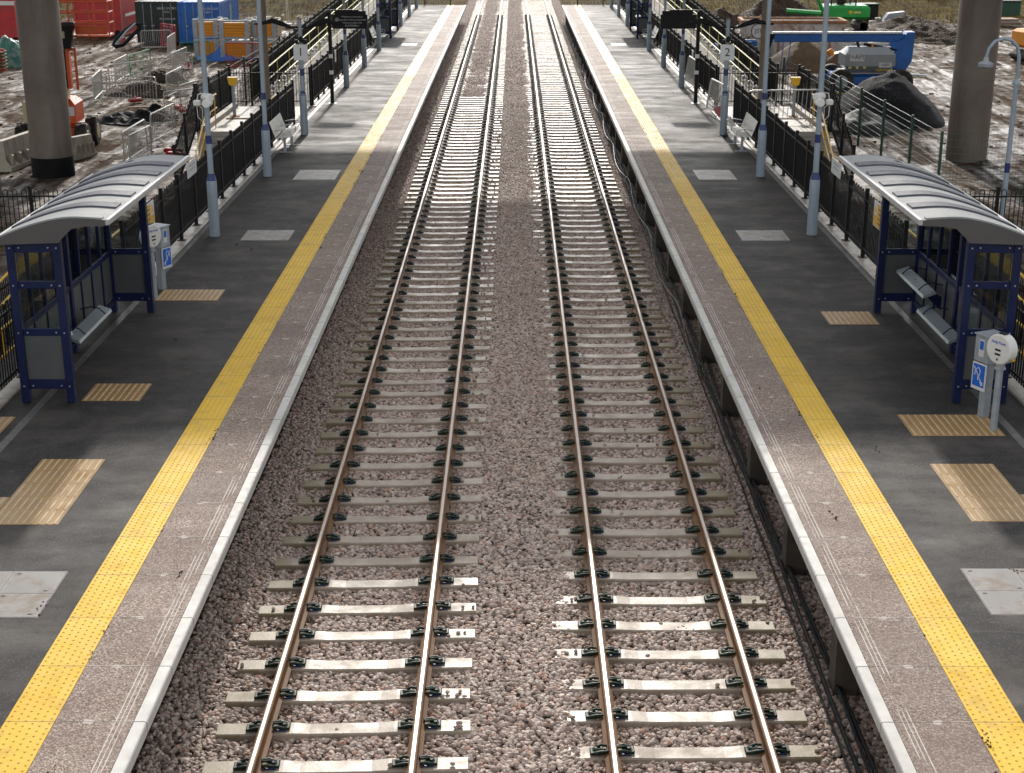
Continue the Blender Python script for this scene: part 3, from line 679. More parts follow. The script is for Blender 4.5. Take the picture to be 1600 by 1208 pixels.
for s,w in ((-1,'left'),(1,'right')):
    for i,y in enumerate(YS):
        if y is None: continue
        t=lamp_post(s,y+(.15 if s>0 and i==0 else 0),'%s grey lamp post with dark blue bands on the %s platform'%(NM[i],w),0)
        if i==0: cctv(s,t)
        if i==1: MB(s).box(-.07,.07,-.085,-.058,.62,.92,.01).build('control_box',postg,t)
    # number post
    t=thing('number_post','grey post carrying the platform number %s'%('1' if s<0 else '2'),'sign post',(s*6.32,44.4,PZ),0,'platform number posts')
    MB().lathe((0,0,0),[(.115,0),(.108,1.12),(.10,1.2),(.064,1.28)],14).build('base_sleeve',postg,t)
    MB().lathe((0,0,1.27),[(.062,0),(.058,2.1)],14).build('pole',postg,t)
    g=MB(); g.lathe((0,0,1.17),[(.106,0),(.07,.14)],14); bands(g,[1.75],.062,.2); g.build('blue_band',bandm,t)
    bo=MB().box(-.21,.21,-.10,-.075,2.20,2.66,.004).build('number_board',signw,t)
    text('number','1' if s<0 else '2',.34,inkd,bo,(0,-.103,2.43),(R(90),0,0))
    # dark bracket and twin wing arms above
    g=MB(); g.lathe((0,0,2.66),[(.06,0),(.055,.75)],12); g.build('upper_pole',polew,t)
    g=MB(); g.lathe((0.02,-.06,2.72),[(.03,0),(.08,.05),(.07,.14),(.02,.18)],10); g.lathe((-.12,-.05,2.68),[(.03,0),(.06,.04),(.05,.12)],10); g.lathe((.14,-.05,2.68),[(.03,0),(.06,.04),(.05,.12)],10); g.build('loudspeaker',blk,t)
    for q in (-1,1):
        pts=[(q*.0,0,3.16),(q*.25,0,3.14),(q*.5,0,3.24),(q*.8,0,3.34),(q*1.1,0,3.27),(q*1.35,0,3.24)]
        MB().tube(pts,[.03,.035,.075,.085,.05,.02],8).build('wing_arm',blkp,t)
    # hanging information sign
    t=thing('hanging_sign','black hanging sign on a black post over the %s platform%s'%(w,', with white lettering' if s<0 else ', blank side showing'),'sign',(s*6.30,51.4,PZ),0,'black hanging signs')
    MB().box(-.06,.06,-.06,.06,0,3.12,.008).build('post',blk,t)
    MB().box(-.14,.14,-.14,.14,0,.015).build('base_plate',galv,t)
    MB(s).box(-1.0,.07,-.035,.035,3.125,3.165,.005).build('hanger_rail',blk,t)
    pn=MB(s).box(-1.30,-.10,-.04,.04,2.53,3.01,.005).build('sign_panel',blk,t)
    MB(s).box(-1.25,-.2,-.01,.01,3.011,3.124).build('hanger',blk,t)
    for z in (1.55,1.0): MB().box(-.062,.062,-.063,.063,z,z+.13).build('white_band',whitep,t)
    if s<0:
        for k,(tx,sz) in enumerate((('Welcome to the station',.075),('Keep clear of the passing trains',.075),('behind the yellow line',.075),('PLATFORM 1',.085))):
            text('lettering',tx,sz,txtw,pn,(.78,-.042,2.93-.10*k),(R(90),0,0),ext=.0006)
        MB().lathe((.26,-.043,2.84),[(.062,0),(.062,.0015)],20,axis='y').build('round_emblem',txtw,pn)
        MB().lathe((.26,-.0445,2.84),[(.046,0),(.046,.0015)],20,axis='y').build('round_emblem',blk,pn)
        MB().prism([(.235,2.81),(.285,2.81),(.27,2.865),(.25,2.865)],-.0455,-.044).build('round_emblem',txtw,pn)
# ---------------- help points ----------------
def help_point(s,hx,hy,bx_,by_):
    w='left' if s<0 else 'right'
    t=thing('help_point','round white help point on a grey pole beside the %s shelter'%w,'help point',(s*hx,hy,PZ),s*R(30) ,'round white help points')
    MB().lathe((0,0,0),[(.048,0),(.046,.86)],14).build('pole',galv,t)
    MB().lathe((0,0,.86),[(.075,0),(.075,.02),(.06,.03),(.06,.08)],14).build('collar',galv,t)
    b=MB().lathe((-.075 if s>0 else -.075,0,1.14),[(.19,0),(.205,.012),(.205,.138),(.19,.15)],28,axis='x').build('round_head',whitep,t)
    fx=-s*.0765
    # face looks to the track
    text('lettering','Help Point',.055,signb,b,(fx-s*.002,0,1.235),(R(90),0,-s*R(90)))
    for z in (1.135,1.075):
        MB(s).box(-.083,-.076,-.045,.045,z-.012,z+.012).build('button',blk,b)
    MB(s).box(-.081,-.076,-.01,.01,.99,1.02).build('button',inkd,b)
    MB().box(-.04,.04,-.05,.05,1.344,1.36,.004).build('top_cap',blk,t)
    MB(s).box(-.03,.03,-.210,-.200,1.02,1.05).build('yellow_tag',yel,b)
    t=thing('equipment_box','grey steel box on a post with blue hearing loop sign by the %s help point'%w,'equipment box',(s*bx_,by_,PZ),s*R(25),'grey equipment boxes')
    MB().box(-.055,.055,-.055,.055,0,.80,.006).build('post',galv,t)
    MB().box(-.15,.15,-.13,.13,.80,1.17,.006).build('cabinet',galv,t)
    MB().box(-.17,.17,-.15,.15,1.171,1.19,.004).build('cabinet_lid',galv,t)
    MB(s).box(-.154,-.151,-.05,.05,.88,1.12).build('label_plate',signw,t); MB(s).box(-.157,-.1545,-.035,.035,.98,1.10).build('label_plate',signb,t)
    sg=MB(s).box(-.185,-.17,-.16,.10,.42,.80,.003).build('hearing_loop_sign',signw,t)
    MB(s).box(-.188,-.1855,-.14,.08,.47,.78).build('blue_field',signb,sg)
    # ear outline, diagonal bar and T
    g=MB(s); g.tube([(-.190,.04-.0,.62),(-.190,.03,.70),(-.190,-.02,.74),(-.190,-.06,.70),(-.190,-.05,.64),(-.190,-.02,.60),(-.190,-.03,.56)],.008,5); g.obox((-.190,-.03,.62),(.004,.014,.30),rx=R(-38)); g.box(-.1915,-.1885,-.12,-.06,.53,.542); g.box(-.1915,-.1885,-.095,-.083,.49,.53)
    g.build('ear_symbol',signw,sg)
help_point(-1,6.40,25.3,6.42,25.95); help_point(1,6.44,18.5,6.47,19.05)
for s,w in ((-1,'left'),(1,'right')):
    # yellow warning plate on the fence beyond the shelter
    t=thing('warning_sign','yellow and white warning plate on the fence beyond the %s shelter'%w,'sign',(s*6.86,27.2,2.02),0,'fence warning plates')
    MB(s).box(-.012,0,-.32,.32,-.24,.24,.003).build('plate',signw,t); MB(s).box(-.014,-.0122,-.30,.02,-.22,.22).build('yellow_field',yel,t)
    MB(s).box(-.014,-.0122,.05,.29,-.22,-.02).build('yellow_field',yel,t)
    MB(s).prism([(.08,.03),(.26,.03),(.17,.19)],-.0145,-.0122,'x').build('triangle',yel,t)
    for k in range(4): MB(s).box(-.0160,-.0145,-.26,-.03,.12-.09*k,.14-.09*k).build('text_line',inkd,t)
    t=thing('notice_plate','pale notice plate on the fence behind the nearest %s lamp post'%w,'sign',(s*6.85,31.0,2.25),0,'pale notice plates')
    MB(s).box(-.012,0,-.45,.45,-.16,.16,.003).build('plate',signw,t); 
    for k in range(2): MB(s).box(-.0140,-.0122,-.28,.28,.06-.09*k,.09-.09*k).build('text_line',galv,t)
    t=thing('notice_plate','small pale notice plate on the fence beyond the hanging sign of the %s platform'%w,'sign',(s*6.84,57.2,1.95),0,'pale notice plates')
    MB(s).box(-.012,0,-.2,.2,-.22,.22,.003).build('plate',signw,t); MB(s).box(-.0140,-.0122,-.1,.1,-.05,.1).build('text_line',galv,t)
# ---------------- benches ----------------
def bench(s,y,label,x=6.42):
    t=thing('platform_bench',label,'bench',(s*x,y,PZ),0,'pale steel platform benches'); L=2.0
    def sheet(x0,z0,x1,z1,ya,yb):
        g=MB(s); dx,dz=x1-x0,z1-z0; l=math.hypot(dx,dz); nx_,nz=-dz/l*.008,dx/l*.008
        m=7
        for i in range(m):   # slatted steel with gaps
            a=(i+.06)/m;b=(i+.94)/m
            g.prism([(x0+dx*a,z0+dz*a),(x0+dx*b,z0+dz*b),(x0+dx*b+nx_,z0+dz*b+nz),(x0+dx*a+nx_,z0+dz*a+nz)],ya+.02,yb-.02)
        for yy in (ya,yb-.022,(ya+yb)/2-.01): g.prism([(x0,z0),(x1,z1),(x1+nx_*1.4,z1+nz*1.4),(x0+nx_*1.4,z0+nz*1.4)],yy,yy+.02)
        return g
    for k in range(4):
        ya,yb=k*L/4+.01,(k+1)*L/4-.01
        sheet(-.24,.47,.20,.43,ya,yb).build('seat',seatw,t); sheet(.21,.46,.36,.88,ya,yb).build('backrest',seatw,t)
    MB(s).box(-.03,.03,.05,L-.05,.36,.42,.006).build('beam',galv,t)
    for y_ in (.35,L-.35): MB(s).prism([(-.04,0),(.04,0),(.03,.36),(-.03,.36)],y_-.03,y_+.03).build('leg',galv,t); MB(s).box(-.2,.16,y_-.04,y_+.04,0,.015).build('foot_plate',galv,t)
    for y_ in (0,L/2,L): MB(s).tube([(-.22,y_,.46),(-.23,y_,.64),(-.0,y_,.68),(.22,y_,.64)],.014,6).build('armrest',alu,t)
    return t
seatw=M('bench_steel',(.37,.37,.345),.38,.25,.08,3,.05,dirt=(.35,.33,.28),da=.4)
bench(-1,40.75,'pale steel bench below the platform 1 sign post'); bench(1,40.95,'pale steel bench below the platform 2 sign post')
bench(-1,71.6,'distant pale bench before the far left shelter',6.55); bench(1,71.6,'distant pale bench before the far right shelter',6.55)
# ---------------- bow top fences ----------------
BAY=1.55
def fence_protos():
    g=MB(); n=14; w=BAY-.07; H=1.26
    for i in range(n//2):
        xa=.035+w*(2*i+.5)/n; xb=.035+w*(2*i+1.5)/n; r=(xb-xa)/2; c=(xa+xb)/2
        pts=[(xa,0,.10),(xa,0,H-r)]+[(c-r*math.cos(a),0,H-r+r*math.sin(a)) for a in (R(30),R(60),R(90),R(120),R(150))]+[(xb,0,H-r),(xb,0,.10)]
        g.tube(pts,.0115,5)
    global NF; NF=len(g.f)
    for z in (.17,H-.17): g.box(.035,BAY-.035,-.022,.022,z,z+.035)
    panel=g; p=MB(); p.box(-.035,.035,-.035,.035,0,1.31,.005); p.box(-.08,.08,-.08,.08,0,.014); p.box(-.038,.038,-.038,.038,1.311,1.325)
    return panel,p
FP,FO=fence_protos(); fpm=None
def fence(x0,y0,x1,y1,z0,z1,label,group,hs=1.0,last=True):
    global fpm
    L=math.hypot(x1-x0,y1-y0); n=max(1,round(L/BAY)); k=L/n/BAY; rz=math.atan2(y1-y0,x1-x0)
    t=thing('bow_top_fence',label,'fence',(x0,y0,z0),rz,group)
    if fpm is None:
        a=FP.build('railing_panel',blk); b=FO.build('fence_post',blk); fpm=(a.data,b.data); bpy.data.objects.remove(a); bpy.data.objects.remove(b)
    sl=(z1-z0)/L
    for i in range(n+(1 if last else 0)):
        o=bpy.data.objects.new('fence_post',fpm[1]); C.objects.link(o); o.parent=t; o.location=(i*BAY*k,0,sl*i*BAY*k); o.scale=(1,1,hs)
        if i<n:
            o=bpy.data.objects.new('railing_panel',fpm[0]); C.objects.link(o); o.parent=t
            m=Matrix(((k,0,0,i*BAY*k),(0,1,0,0),(sl*k,0,hs,sl*i*BAY*k),(0,0,0,1)))
            if sl: # shear the mesh for sloping runs
                me=fpm[0].copy(); me.transform(m); o.data=me
            else: o.matrix_basis=m
    return t
def kerb(s,x0,x1,y0,y1,z0,z1,label,name='fence_kerb'):
    return tag(MB(s).box(x0,x1,y0,y1,z0,z1,.012).build(name,kerbc),kind='structure')
BG='black bow top railings'
for s,w in ((-1,'left'),(1,'right')):
    sx=lambda v: s*v
    # kerb behind the drain
    kerb(s,6.75,7.02,25.3,46.5,.5,PZ+.03,''); kerb(s,6.75,7.02,50.5,100,.5,PZ+.03,''); kerb(s,7.18,7.42,6,25.2,.5,PZ+.03,'')
    fence(sx(7.30),7,sx(7.30),25.3,PZ+.03,PZ+.03,'black bow top fence behind the near %s shelter'%w,BG)
    fence(sx(6.90),25.35,sx(6.90),46.3,PZ+.03,PZ+.03,'long black bow top fence from the near %s shelter to the number sign'%w,BG,1.04)
    fence(sx(6.90),50.8,sx(6.90),99.8,PZ+.03,PZ+.03,'far black bow top fence beyond the %s gateway'%w,BG,1.04)
    fence(sx(4.2),100.1,sx(7.6),100.1,PZ,PZ,'black bow top fence across the far end of the %s platform'%w,BG,.9)
    fence(sx(6.95),50.6,sx(9.8),50.6,PZ,PZ,'black bow top cross fence beside the %s gateway'%w,BG,1.02)
    fence(sx(9.2),32.2,sx(13.8),32.2,.30,.30,'black bow top cross fence beyond the %s shelter roof, showing its hoops'%w,BG)
    # access way behind the fence: landing, steps, lower path
    tag(MB(s).box(7.03,9.7,45.0,50.6,-.9,PZ-.004).build('landing',kerbc),kind='structure')
    tag(MB(s).prism([(50.61,-.9),(50.61,PZ-.004),(52,PZ-.004),(99,2.05),(99,-.9)],7.03,9.2,'x').build('walkway',M('path_grey',(.11,.098,.09),.75,0,.2,1.5,.2,spec=.2) if s<0 else bpy.data.materials['path_grey']),kind='structure')
    st=thing('access_steps','concrete steps with pale nosings going down behind the %s fence'%w,'steps',(s*8.2,45.0,0))
    for k in range(9):
        z=PZ-.16*(k+1); y=-.30*(k+1)
        if z<GZ: break
        MB(s).box(-1.05,1.05,y,y+.299,-.9,z).build('step',kerbc,st)
    # toe kerb along the landing
    tag(MB(s).box(9.40,9.6,45.05,50.4,PZ-.003,PZ+.16,.015).build('path_kerb',kerbc),kind='structure'); 
    tag(MB(s).box(7.35,9.3,47.6,47.8,PZ-.003,PZ+.03,.01).build('path_kerb',wood),kind='structure')
    fence(sx(9.66),45.2,sx(9.66),50.5,PZ,PZ,'black bow top fence on the outer side of the %s landing'%w,BG,1.08)
    fence(sx(9.0),50.9,sx(9.0),96,PZ,1.95,'black bow top fence on the outer side of the %s far walkway'%w,BG,1.08)
    fence(sx(9.66),41.6,sx(9.66),44.9,GZ+.1,PZ,'black bow top fence sloping down beside the %s steps'%w,BG,1.1)
    fence(sx(9.50),20,sx(9.50),31.8,GZ+.1,GZ+.1,'low lying black bow top fence outside the %s steps'%w,BG,1.1)
    # handrails
    def hr(name,pts,lab,mat,posts=True,r=.022,lower=True,base=None,grp='tubular handrails'):
        t=thing(name,lab,'handrail',(0,0,0),0,grp)
        MB(s).tube(pts,r,8).build('top_rail',mat,t)
        if lower: MB(s).tube([(a,b_,c-.42) for a,b_,c in pts],r,8).build('lower_rail',mat,t)
        for (a,b_,c) in base or []: MB(s).tube([(a,b_,c),(a,b_,c+1.0)],.02,6).build('rail_post',mat,t)
    hr('handrail',[(7.35,46.0,1.92),(7.35,45.0,1.92),(7.35,42.4,.55),(7.35,41.6,.55)],'yellow handrail nearest the platform on the %s steps'%w,yel,base=[(7.35,45.7,.92),(7.35,43.7,.2),(7.35,41.9,-.45)])
    hr('handrail',[(9.25,46.0,1.92),(9.25,45.0,1.92),(9.25,42.4,.55),(9.25,41.6,.55)],'yellow handrail on the outer side of the %s steps'%w,yel,base=[(9.25,45.7,.92),(9.25,43.7,.2),(9.25,41.9,-.45)])
    # long sloping yellow rails behind the shelter
    hr('handrail',[(8.0,29.5,1.30),(8.0,28.6,1.30),(8.0,13.0,1.30)],'long yellow double handrail behind the near %s shelter'%w,yel,base=[(8.0,y_,.30) for y_ in range(14,30,2)],r=.026)
    hr('handrail',[(9.2,30.0,1.55),(9.2,22.0,.9),(9.2,13.0,.9)],'outer yellow handrail behind the near %s shelter'%w,yel,base=[(9.2,29.8,.5),(9.2,26,.2),(9.2,22.,-.1),(9.2,18.,-.1),(9.2,14,-.1)],r=.026)
    tag(MB(s).box(7.92,13.5,3.0,31.0,-.9,GZ+.03).build('lower_path',asphalt),kind='structure')
    hr('handrail',[(7.9,96,2.98),(7.9,52,1.98),(7.9,51.3,1.98)],'pale yellow double handrail on the inner side of the far %s walkway'%w,yelp,base=[(7.9,y_,.92+.0235*(y_-52)) for y_ in range(52,96,3)],r=.024)
    hr('handrail',[(8.72,96,2.98),(8.72,52,1.98),(8.72,51.3,1.98)],'pale yellow double handrail on the outer side of the far %s walkway'%w,yelp,base=[(8.72,y_,.92+.0235*(y_-52)) for y_ in range(52,96,3)],r=.024)
    # row of round white kerb markers
    for k in range(16):
        tag(MB().lathe((s*8.80,54.3+k*1.38,PZ+.05+.0235*(2.3+k*1.38)),[(.05,0),(.07,.04),(.075,.09),(.05,.14),(.01,.16)],10).build('kerb_marker',whitep),'round white marker at the foot of the far %s walkway rail'%w,'marker','round white markers by the %s walkway'%w)
    # ticket reader
    x_,y_=9.1,48.1
    t=thing('ticket_reader','yellow headed ticket reader on a steel column on the %s landing'%w,'ticket reader',(s*x_,y_,PZ),0,'yellow ticket readers')
    MB().lathe((0,0,0),[(.16,0),(.15,.03),(.06,.05),(.055,.06)],16).build('base_plate',rustp,t); MB().lathe((0,0,.05),[(.055,0),(.05,1.0)],14).build('column',galv,t)
    MB().prism([(-.16,1.28),(.16,1.28),(.12,1.08),(.09,1.02),(-.09,1.02),(-.12,1.08)],-.09,.09).build('reader_head',yel,t); MB(s).obox((-.17,-.02,1.06),(.14,.02,.05),ry=R(40)).build('side_flap',whitep,t)
    # weathered column outside
    tag(MB().lathe((s*7.88,47.2,PZ-.01),[(.125,0),(.12,7.5)],14).build('weathered_pole',polew),'tall brown weathered pole rising behind the %s landing'%w,'pole','tall weathered poles')
    # dark green mesh fence further out
# ---------------- viaduct over the site ----------------
vd=thing('road_viaduct','concrete road viaduct crossing high over the station on round columns','viaduct',(0,47.6,0))
MB().box(-70,70,-9.5,9.5,9.9,11.0,.05).build('deck',deckc,vd)
for k in range(7): MB().box(-70,70,-8.6+k*2.8,-8.0+k*2.8,9.2,9.899).build('girder',deckc,vd)
for y in (-9.75,9.55): MB().box(-70,70,y,y+.2,10.6,12.0).build('parapet',deckc,vd)
def pier(x,y,label,dark,r=.63):
    t=thing('viaduct_column',label,'column',(x,y,0),0,'round concrete viaduct columns')
    MB().lathe((0,0,GZ-.4),[(r,0),(r,9.6)],40).build('shaft',pierc,t)
    if dark: MB().lathe((0,0,GZ-.35),[(r+.012,0),(r+.012,.95),(r+.004,.97)],40).build('dark_base_coat',blkt,t)
    for z in (2.1,5.0): MB().lathe((0,0,z),[(r+.004,0),(r+.004,.014)],40).build('joint_band',deckc,t)
pier(-14.3,45.3,'thick round concrete column with a black base, left of the platforms',1)
pier(14.95,48.4,'thick round concrete column right of the platforms beside the gravel mound',0,.66)
pier(-15.45,42.0,'round column cut by the left edge of the picture',0,.6); pier(15.9,42.6,'round column cut by the right edge of the picture',0,.6)
pier(-30,47,'far outlying concrete column on the left of the site',1); pier(30,47,'far outlying concrete column on the right of the site',0)
G=lambda px,py:P(px,py,GZ)
# ---------------- containers ----------------
def container(xl,y,W,L,H,mat,label,doors=True,marks=(),rib='side',rz=0):
    t=thing('shipping_container',label,'container',(xl+W/2,y,GZ+.12),rz,'steel site containers')
    w=W/2; g=MB(); g.box(-w+.05,w-.05,.06,L-.05,.1,H-.05); g.build('body',mat,t)
    fr=MB()
    for x in (-w,w-.12):
        for yy in (0,L-.12): fr.box(x,x+.12,yy,yy+.12,0,H)
    for z in (0,H-.12): 
        fr.box(-w+.12,w-.12,.0,.10,z,z+.12); fr.box(-w+.12,w-.12,L-.1,L,z,z+.12)
        fr.box(-w+.01,-w+.11,.12,L-.12,z,z+.119); fr.box(w-.11,w-.01,.12,L-.12,z,z+.119)
    fr.build('frame',mat,t)
    rb=MB(); n=int(L/.28)
    for i in range(n):
        yy=.2+i*(L-.4)/n
        rb.box(w-.051,w-.02,yy,yy+.13,.12,H-.12); rb.box(-w+.02,-w+.051,yy,yy+.13,.12,H-.12)
    for i in range(int(W/.3)): 
        x=-w+.2+i*.3; rb.box(x,x+.14,.2,L-.2,H-.051,H-.03)
    rb.build('corrugation',mat,t)
    if doors:
        for sx in (-1,1):
            d=MB(); x0,x1=(-w+.13,-.01) if sx<0 else (.01,w-.13)
            d.box(x0,x1,.02,.058,.13,H-.13)
            for z in (.35,1.0,1.65): d.box(x0+.08,x1-.08,-.0,.019,z,z+.42,.01)
            dd=d.build('door',mat,t)
            for q in (.3,.72):
                x=x0+(x1-x0)*q; MB().tube([(x,-.03,.12),(x,-.03,H-.12)],.018,6).build('lock_bar',galv,dd)
                MB().box(x-.06,x+.14,-.055,-.03,.95,1.0).build('handle',galv,dd)
            for (tx,z,sz) in marks:
                if sx>0: text('stencil',tx,sz,signw,dd,((x0+x1)/2,-.003,z),(R(90),0,0))
    return t
x,y=G(215,70); container(x,y,2.55,6.06,2.34,cgreen,'dark green steel container with grey lock bars, left of the blue one',marks=(('UKGU 210198 5',1.95,.17),('22G1',1.75,.15),('MAX.GW 30480',1.35,.13),('TARE 2180',.9,.13)))
x,y=G(281,71); tb=container(x,y,2.44,6.06,2.34,cblue,'bright blue steel container standing right of the dark green one',marks=(('GLDU 381012 0',1.95,.17),('22G1',1.75,.15),('MGW 30480',1.35,.13),('TARE 2230',.9,.13)))
MB().box(1.203,1.209,3.2,3.7,.5,2.0).build('green_sticker',sgreen,tb)
x,y=G(118,60); tr=container(x,y,2.9,6.5,2.5,red,'red steel cabin behind the orange lift basket',doors=False)
MB().box(1.44,1.46,1,5.5,1.1,1.25).build('pale_stripe',whitep,tr)
x,y=G(-60,62); tr=container(x,y,3.4,5.5,2.4,red,'red cabin with a white roof stripe at the top left edge',doors=False)
MB().box(-1.7,1.7,-.012,-.002,1.9,2.15).build('pale_stripe',whitep,tr)
# ---------------- orange boom lift (left) ----------------
def wheel(t,x,y,r,w,name='wheel'):
    a=MB().lathe((x-w/2,y,r),[(r*.55,0),(r*.9,.0),(r,w*.15),(r,w*.85),(r*.9,w),(r*.55,w)],22,axis='x').build('wheel',tyre,t)
    k=MB()
    for q in range(18):
        an=2*PI*q/18; k.obox((x+(w*.22 if q%2 else -w*.22),y+r*math.sin(an),r+r*math.cos(an)),(w*.5,.05,.05),rx=-an)
    k.build('tread',tyre,a); MB().lathe((x-w/2-.012,y,r),[(r*.2,0),(r*.5,.012),(r*.52,.05),(r*.52,w),(r*.5,w+.02),(r*.2,w+.024)],16,axis='x').build('rim',creamt,a)
x,y=G(94,233)
t=thing('boom_lift','orange boom lift with upright boom and railed basket, half behind the left column','boom lift',(x,y,GZ),R(4))
MB().box(-1.0,1.0,-.9,.9,.42,.75,.05).build('chassis',orng,t)
for q in (-1,1):
    for p in (-.85,.85): wheel(t,q*.98,p,.50,.38)
MB().box(-.9,.75,-.55,.75,.78,1.75,.18).build('engine_cover',orng,t); MB().box(-.95,-.45,-.72,-.56,.72,1.7,.03).build('counterweight',creamt,t)
MB().box(.45,.72,-.565,-.551,1.2,1.5).build('sticker',signw,t)
MB().box(.18,.48,-.2,.12,1.7,2.1,.04).build('turret',creamt,t)
MB().box(.34,.62,-.16,.10,2.05,3.75,.03).build('boom',orng,t); MB().box(.38,.50,-.185,-.161,2.1,3.4).build('boom_slot',blk,t)
MB().tube([(.80,-.05,2.0),(.80,-.05,3.4)],.045,8).build('hydraulic_ram',orng,t); MB().box(.5,.84,-.1,0,3.3,3.4).build('ram_pin',orng,t)
bk=MB(); 
Zb=3.75
b=MB().box(-.05,2.0,-.05,.85,Zb,Zb+.07).build('basket_floor',orng,t)
g=MB()
for (xx,yy) in ((-.05,-.05),(.7,-.05),(1.35,-.05),(2.0,-.05),(-.05,.85),(.7,.85),(1.35,.85),(2,.85)): g.tube([(xx,yy,Zb+.07),(xx,yy,Zb+1.15)],.028,6)
for z in (.45,.8,1.15): g.tube([(-.05,-.05,Zb+z),(2,-.05,Zb+z),(2,.85,Zb+z),(-.05,.85,Zb+z),(-.05,-.05,Zb+z)],.026,6)
g.build('basket_rails',orng,t); MB().box(.9,1.95,-.08,-.051,Zb+.08,Zb+.38,.01).build('kick_panel',orng,t)
MB().prism([(.28,Zb-.35),(.72,Zb-.35),(.90,Zb+.38),(.10,Zb+.38)],-.35,-.08).build('control_box',blk,t); MB().box(.08,.92,-.38,-.06,Zb+.381,Zb+.52,.03).build('control_hood',tyre,t)
MB().box(.4,.58,-.362,-.352,Zb+.0,Zb+.22).build('sticker',creamt,t)
# ---------------- blue boom lift (right) ----------------
x,y=G(1348,143)
t=thing('boom_lift','blue boom lift with grey engine hood and long folded boom beside the gravel mound','boom lift',(x,y,GZ),0)
MB().box(-1.5,1.55,-1.0,1.0,.35,.85,.1).build('chassis',blue,t)
for q in (-1.25,1.35):
    for p in (-1.05,1.05):
        a=MB().lathe((q,p-.19,.55),[(.3,0),(.5,0),(.55,.06),(.55,.32),(.5,.38),(.3,.38)],22,axis='y').build('wheel',tyre,t)
        MB().lathe((q,p-.21,.55),[(.1,0),(.28,.02),(.3,.06),(.3,.40),(.1,.42)],16,axis='y').build('rim',galv,a)
MB().box(-1.15,1.05,-1.15,.2,.95,2.0,.28).build('engine_hood',ggrey,t)
MB().box(-1.12,1.5,-1.12,.7,.88,.949,.02).build('skirt',ggrey,t)
for (xa,z,w,h,tx) in ((-.62,1.62,.62,.36,'AFI'),(.62,1.28,.56,.22,'AFI')):
    s_=MB().box(xa-w/2,xa+w/2,-1.158,-1.152,z-h/2,z+h/2).build('logo_plate',signw,t); text('lettering','='+tx,h*.8,inkd,s_,(xa,-1.16,z),(R(90),0,0))
hz=MB(); 
for k in range(8): hz.prism([(.25+k*.1,1.02),(.31+k*.1,1.02),(.27+k*.1,1.10),(.21+k*.1,1.10)],-1.156,-1.151)
hz.build('hazard_stripes',yel,t)
for k in range(3): MB().box(-.98+k*.32,-.85+k*.32,-1.156,-1.151,1.12,1.22).build('sticker',yelp,t)
MB().lathe((.15,-.5,2.0),[(.05,0),(.05,.08),(.03,.12)],10).build('beacon',amberglow,t); MB().obox((-.5,-.6,2.08),(.1,.08,.3),ry=R(-20)).build('exhaust',blk,t)
MB().prism([(1.1,.95),(1.7,.95),(1.95,1.4),(2.0,2.62),(1.65,2.62),(1.4,2.0),(1.1,1.8)],-.45,.25).build('riser',blue,t)
MB().prism([(1.25,1.6),(1.75,1.9),(1.85,2.5),(1.2,2.2),(.9,2.2),(.95,2.0)],-.47,-.451).build('riser_link',blue,t)
MB().box(-4.3,1.95,-.3,.1,2.18,2.52,.03).build('boom',blue,t); MB().box(-4.2,1.5,-.33,-.06,2.522,2.62,.02).build('boom_track',alu,t)
MB().box(-1.2,1.3,-.36,-.31,2.02,2.14,.02).build('hose_track',alu,t); MB().tube([(-.2,-.42,2.1),(1.25,-.42,1.85)],.07,8).build('hydraulic_ram',blk,t)
MB().prism([(-4.5,2.6),(-4.1,2.5),(-4.5,1.15),(-4.85,1.1)],-.32,.05).build('jib',blk,t); MB().tube([(-4.15,-.36,2.3),(-4.45,-.36,1.3)],.04,8).build('jib_ram',galv,t)
g=MB()
for zz in (1.0,1.5,2.05): g.tube([(-6.6,-.5,zz),(-5.0,-.5,zz),(-5.0,.5,zz),(-6.6,.5,zz),(-6.6,-.5,zz)],.035,6)
for (a,c) in ((-6.6,-.5),(-5.8,-.5),(-5,-.5),(-5,.5),(-6.6,.5)): g.tube([(a,c,.95),(a,c,2.05)],.035,6)
g.build('basket_rails',blue,t); MB().box(-6.6,-5.0,-.5,.5,.9,.97).build('basket_floor',blue,t); MB().box(-6.3,-4.9,-.55,-.3,1.75,2.3,.08).build('control_console',blue,t)
MB().tube([(-3.85,-.6,1.0),(-3.75,-.6,2.3)],.02,6).build('ladder_rail',cblue,t); MB().tube([(-3.55,-.6,1.0),(-3.45,-.6,2.3)],.02,6).build('ladder_rail',cblue,t)
# ---------------- heaps ----------------
def heap(cx,cy,rx,ry,h,mat,name,label,cat='heap',seed=0,pk=(0,0),n=34,rough=.12,sharp=1.25,res=40):
    t=MB();vs=[(pk[0]*rx,pk[1]*ry,h)];fs=[]
    for i in range(1,n+1):
        u=i/n
        for k in range(res):
            a=2*PI*k/res; er=1+.16*noise.noise(Vector((math.cos(a)*1.3+seed,math.sin(a)*1.3,seed)))
            px_=pk[0]*(1-u)*rx+math.cos(a)*u*rx*er; py_=pk[1]*(1-u)*ry+math.sin(a)*u*ry*er
            z=h*(1-u**sharp)+rough*h*(noise.fractal(Vector((px_*1.2+seed,py_*1.2,seed)),1,2,5))*min(1,(1-u)*4)-.12*(u>.98)
            vs.append((px_,py_,z))
    for k in range(res): fs.append((0,1+k,1+(k+1)%res))
    for i in range(n-1):
        for k in range(res):
            a=1+i*res+k;b=1+i*res+(k+1)%res; fs.append((a,a+res,b+res,b))
    t.add(vs,fs,True); o=t.build(name,mat,auto=180); o.location=(cx,cy,GZ); return tag(o,label,cat)
x,y=G(1398,196); heap(x-.1,y+1.2,2.5,2.3,1.8,grav,'gravel_mound','steep mound of dark grey gravel before the blue boom lift','gravel mound',3,(.05,.1),rough=.07,sharp=1.55)
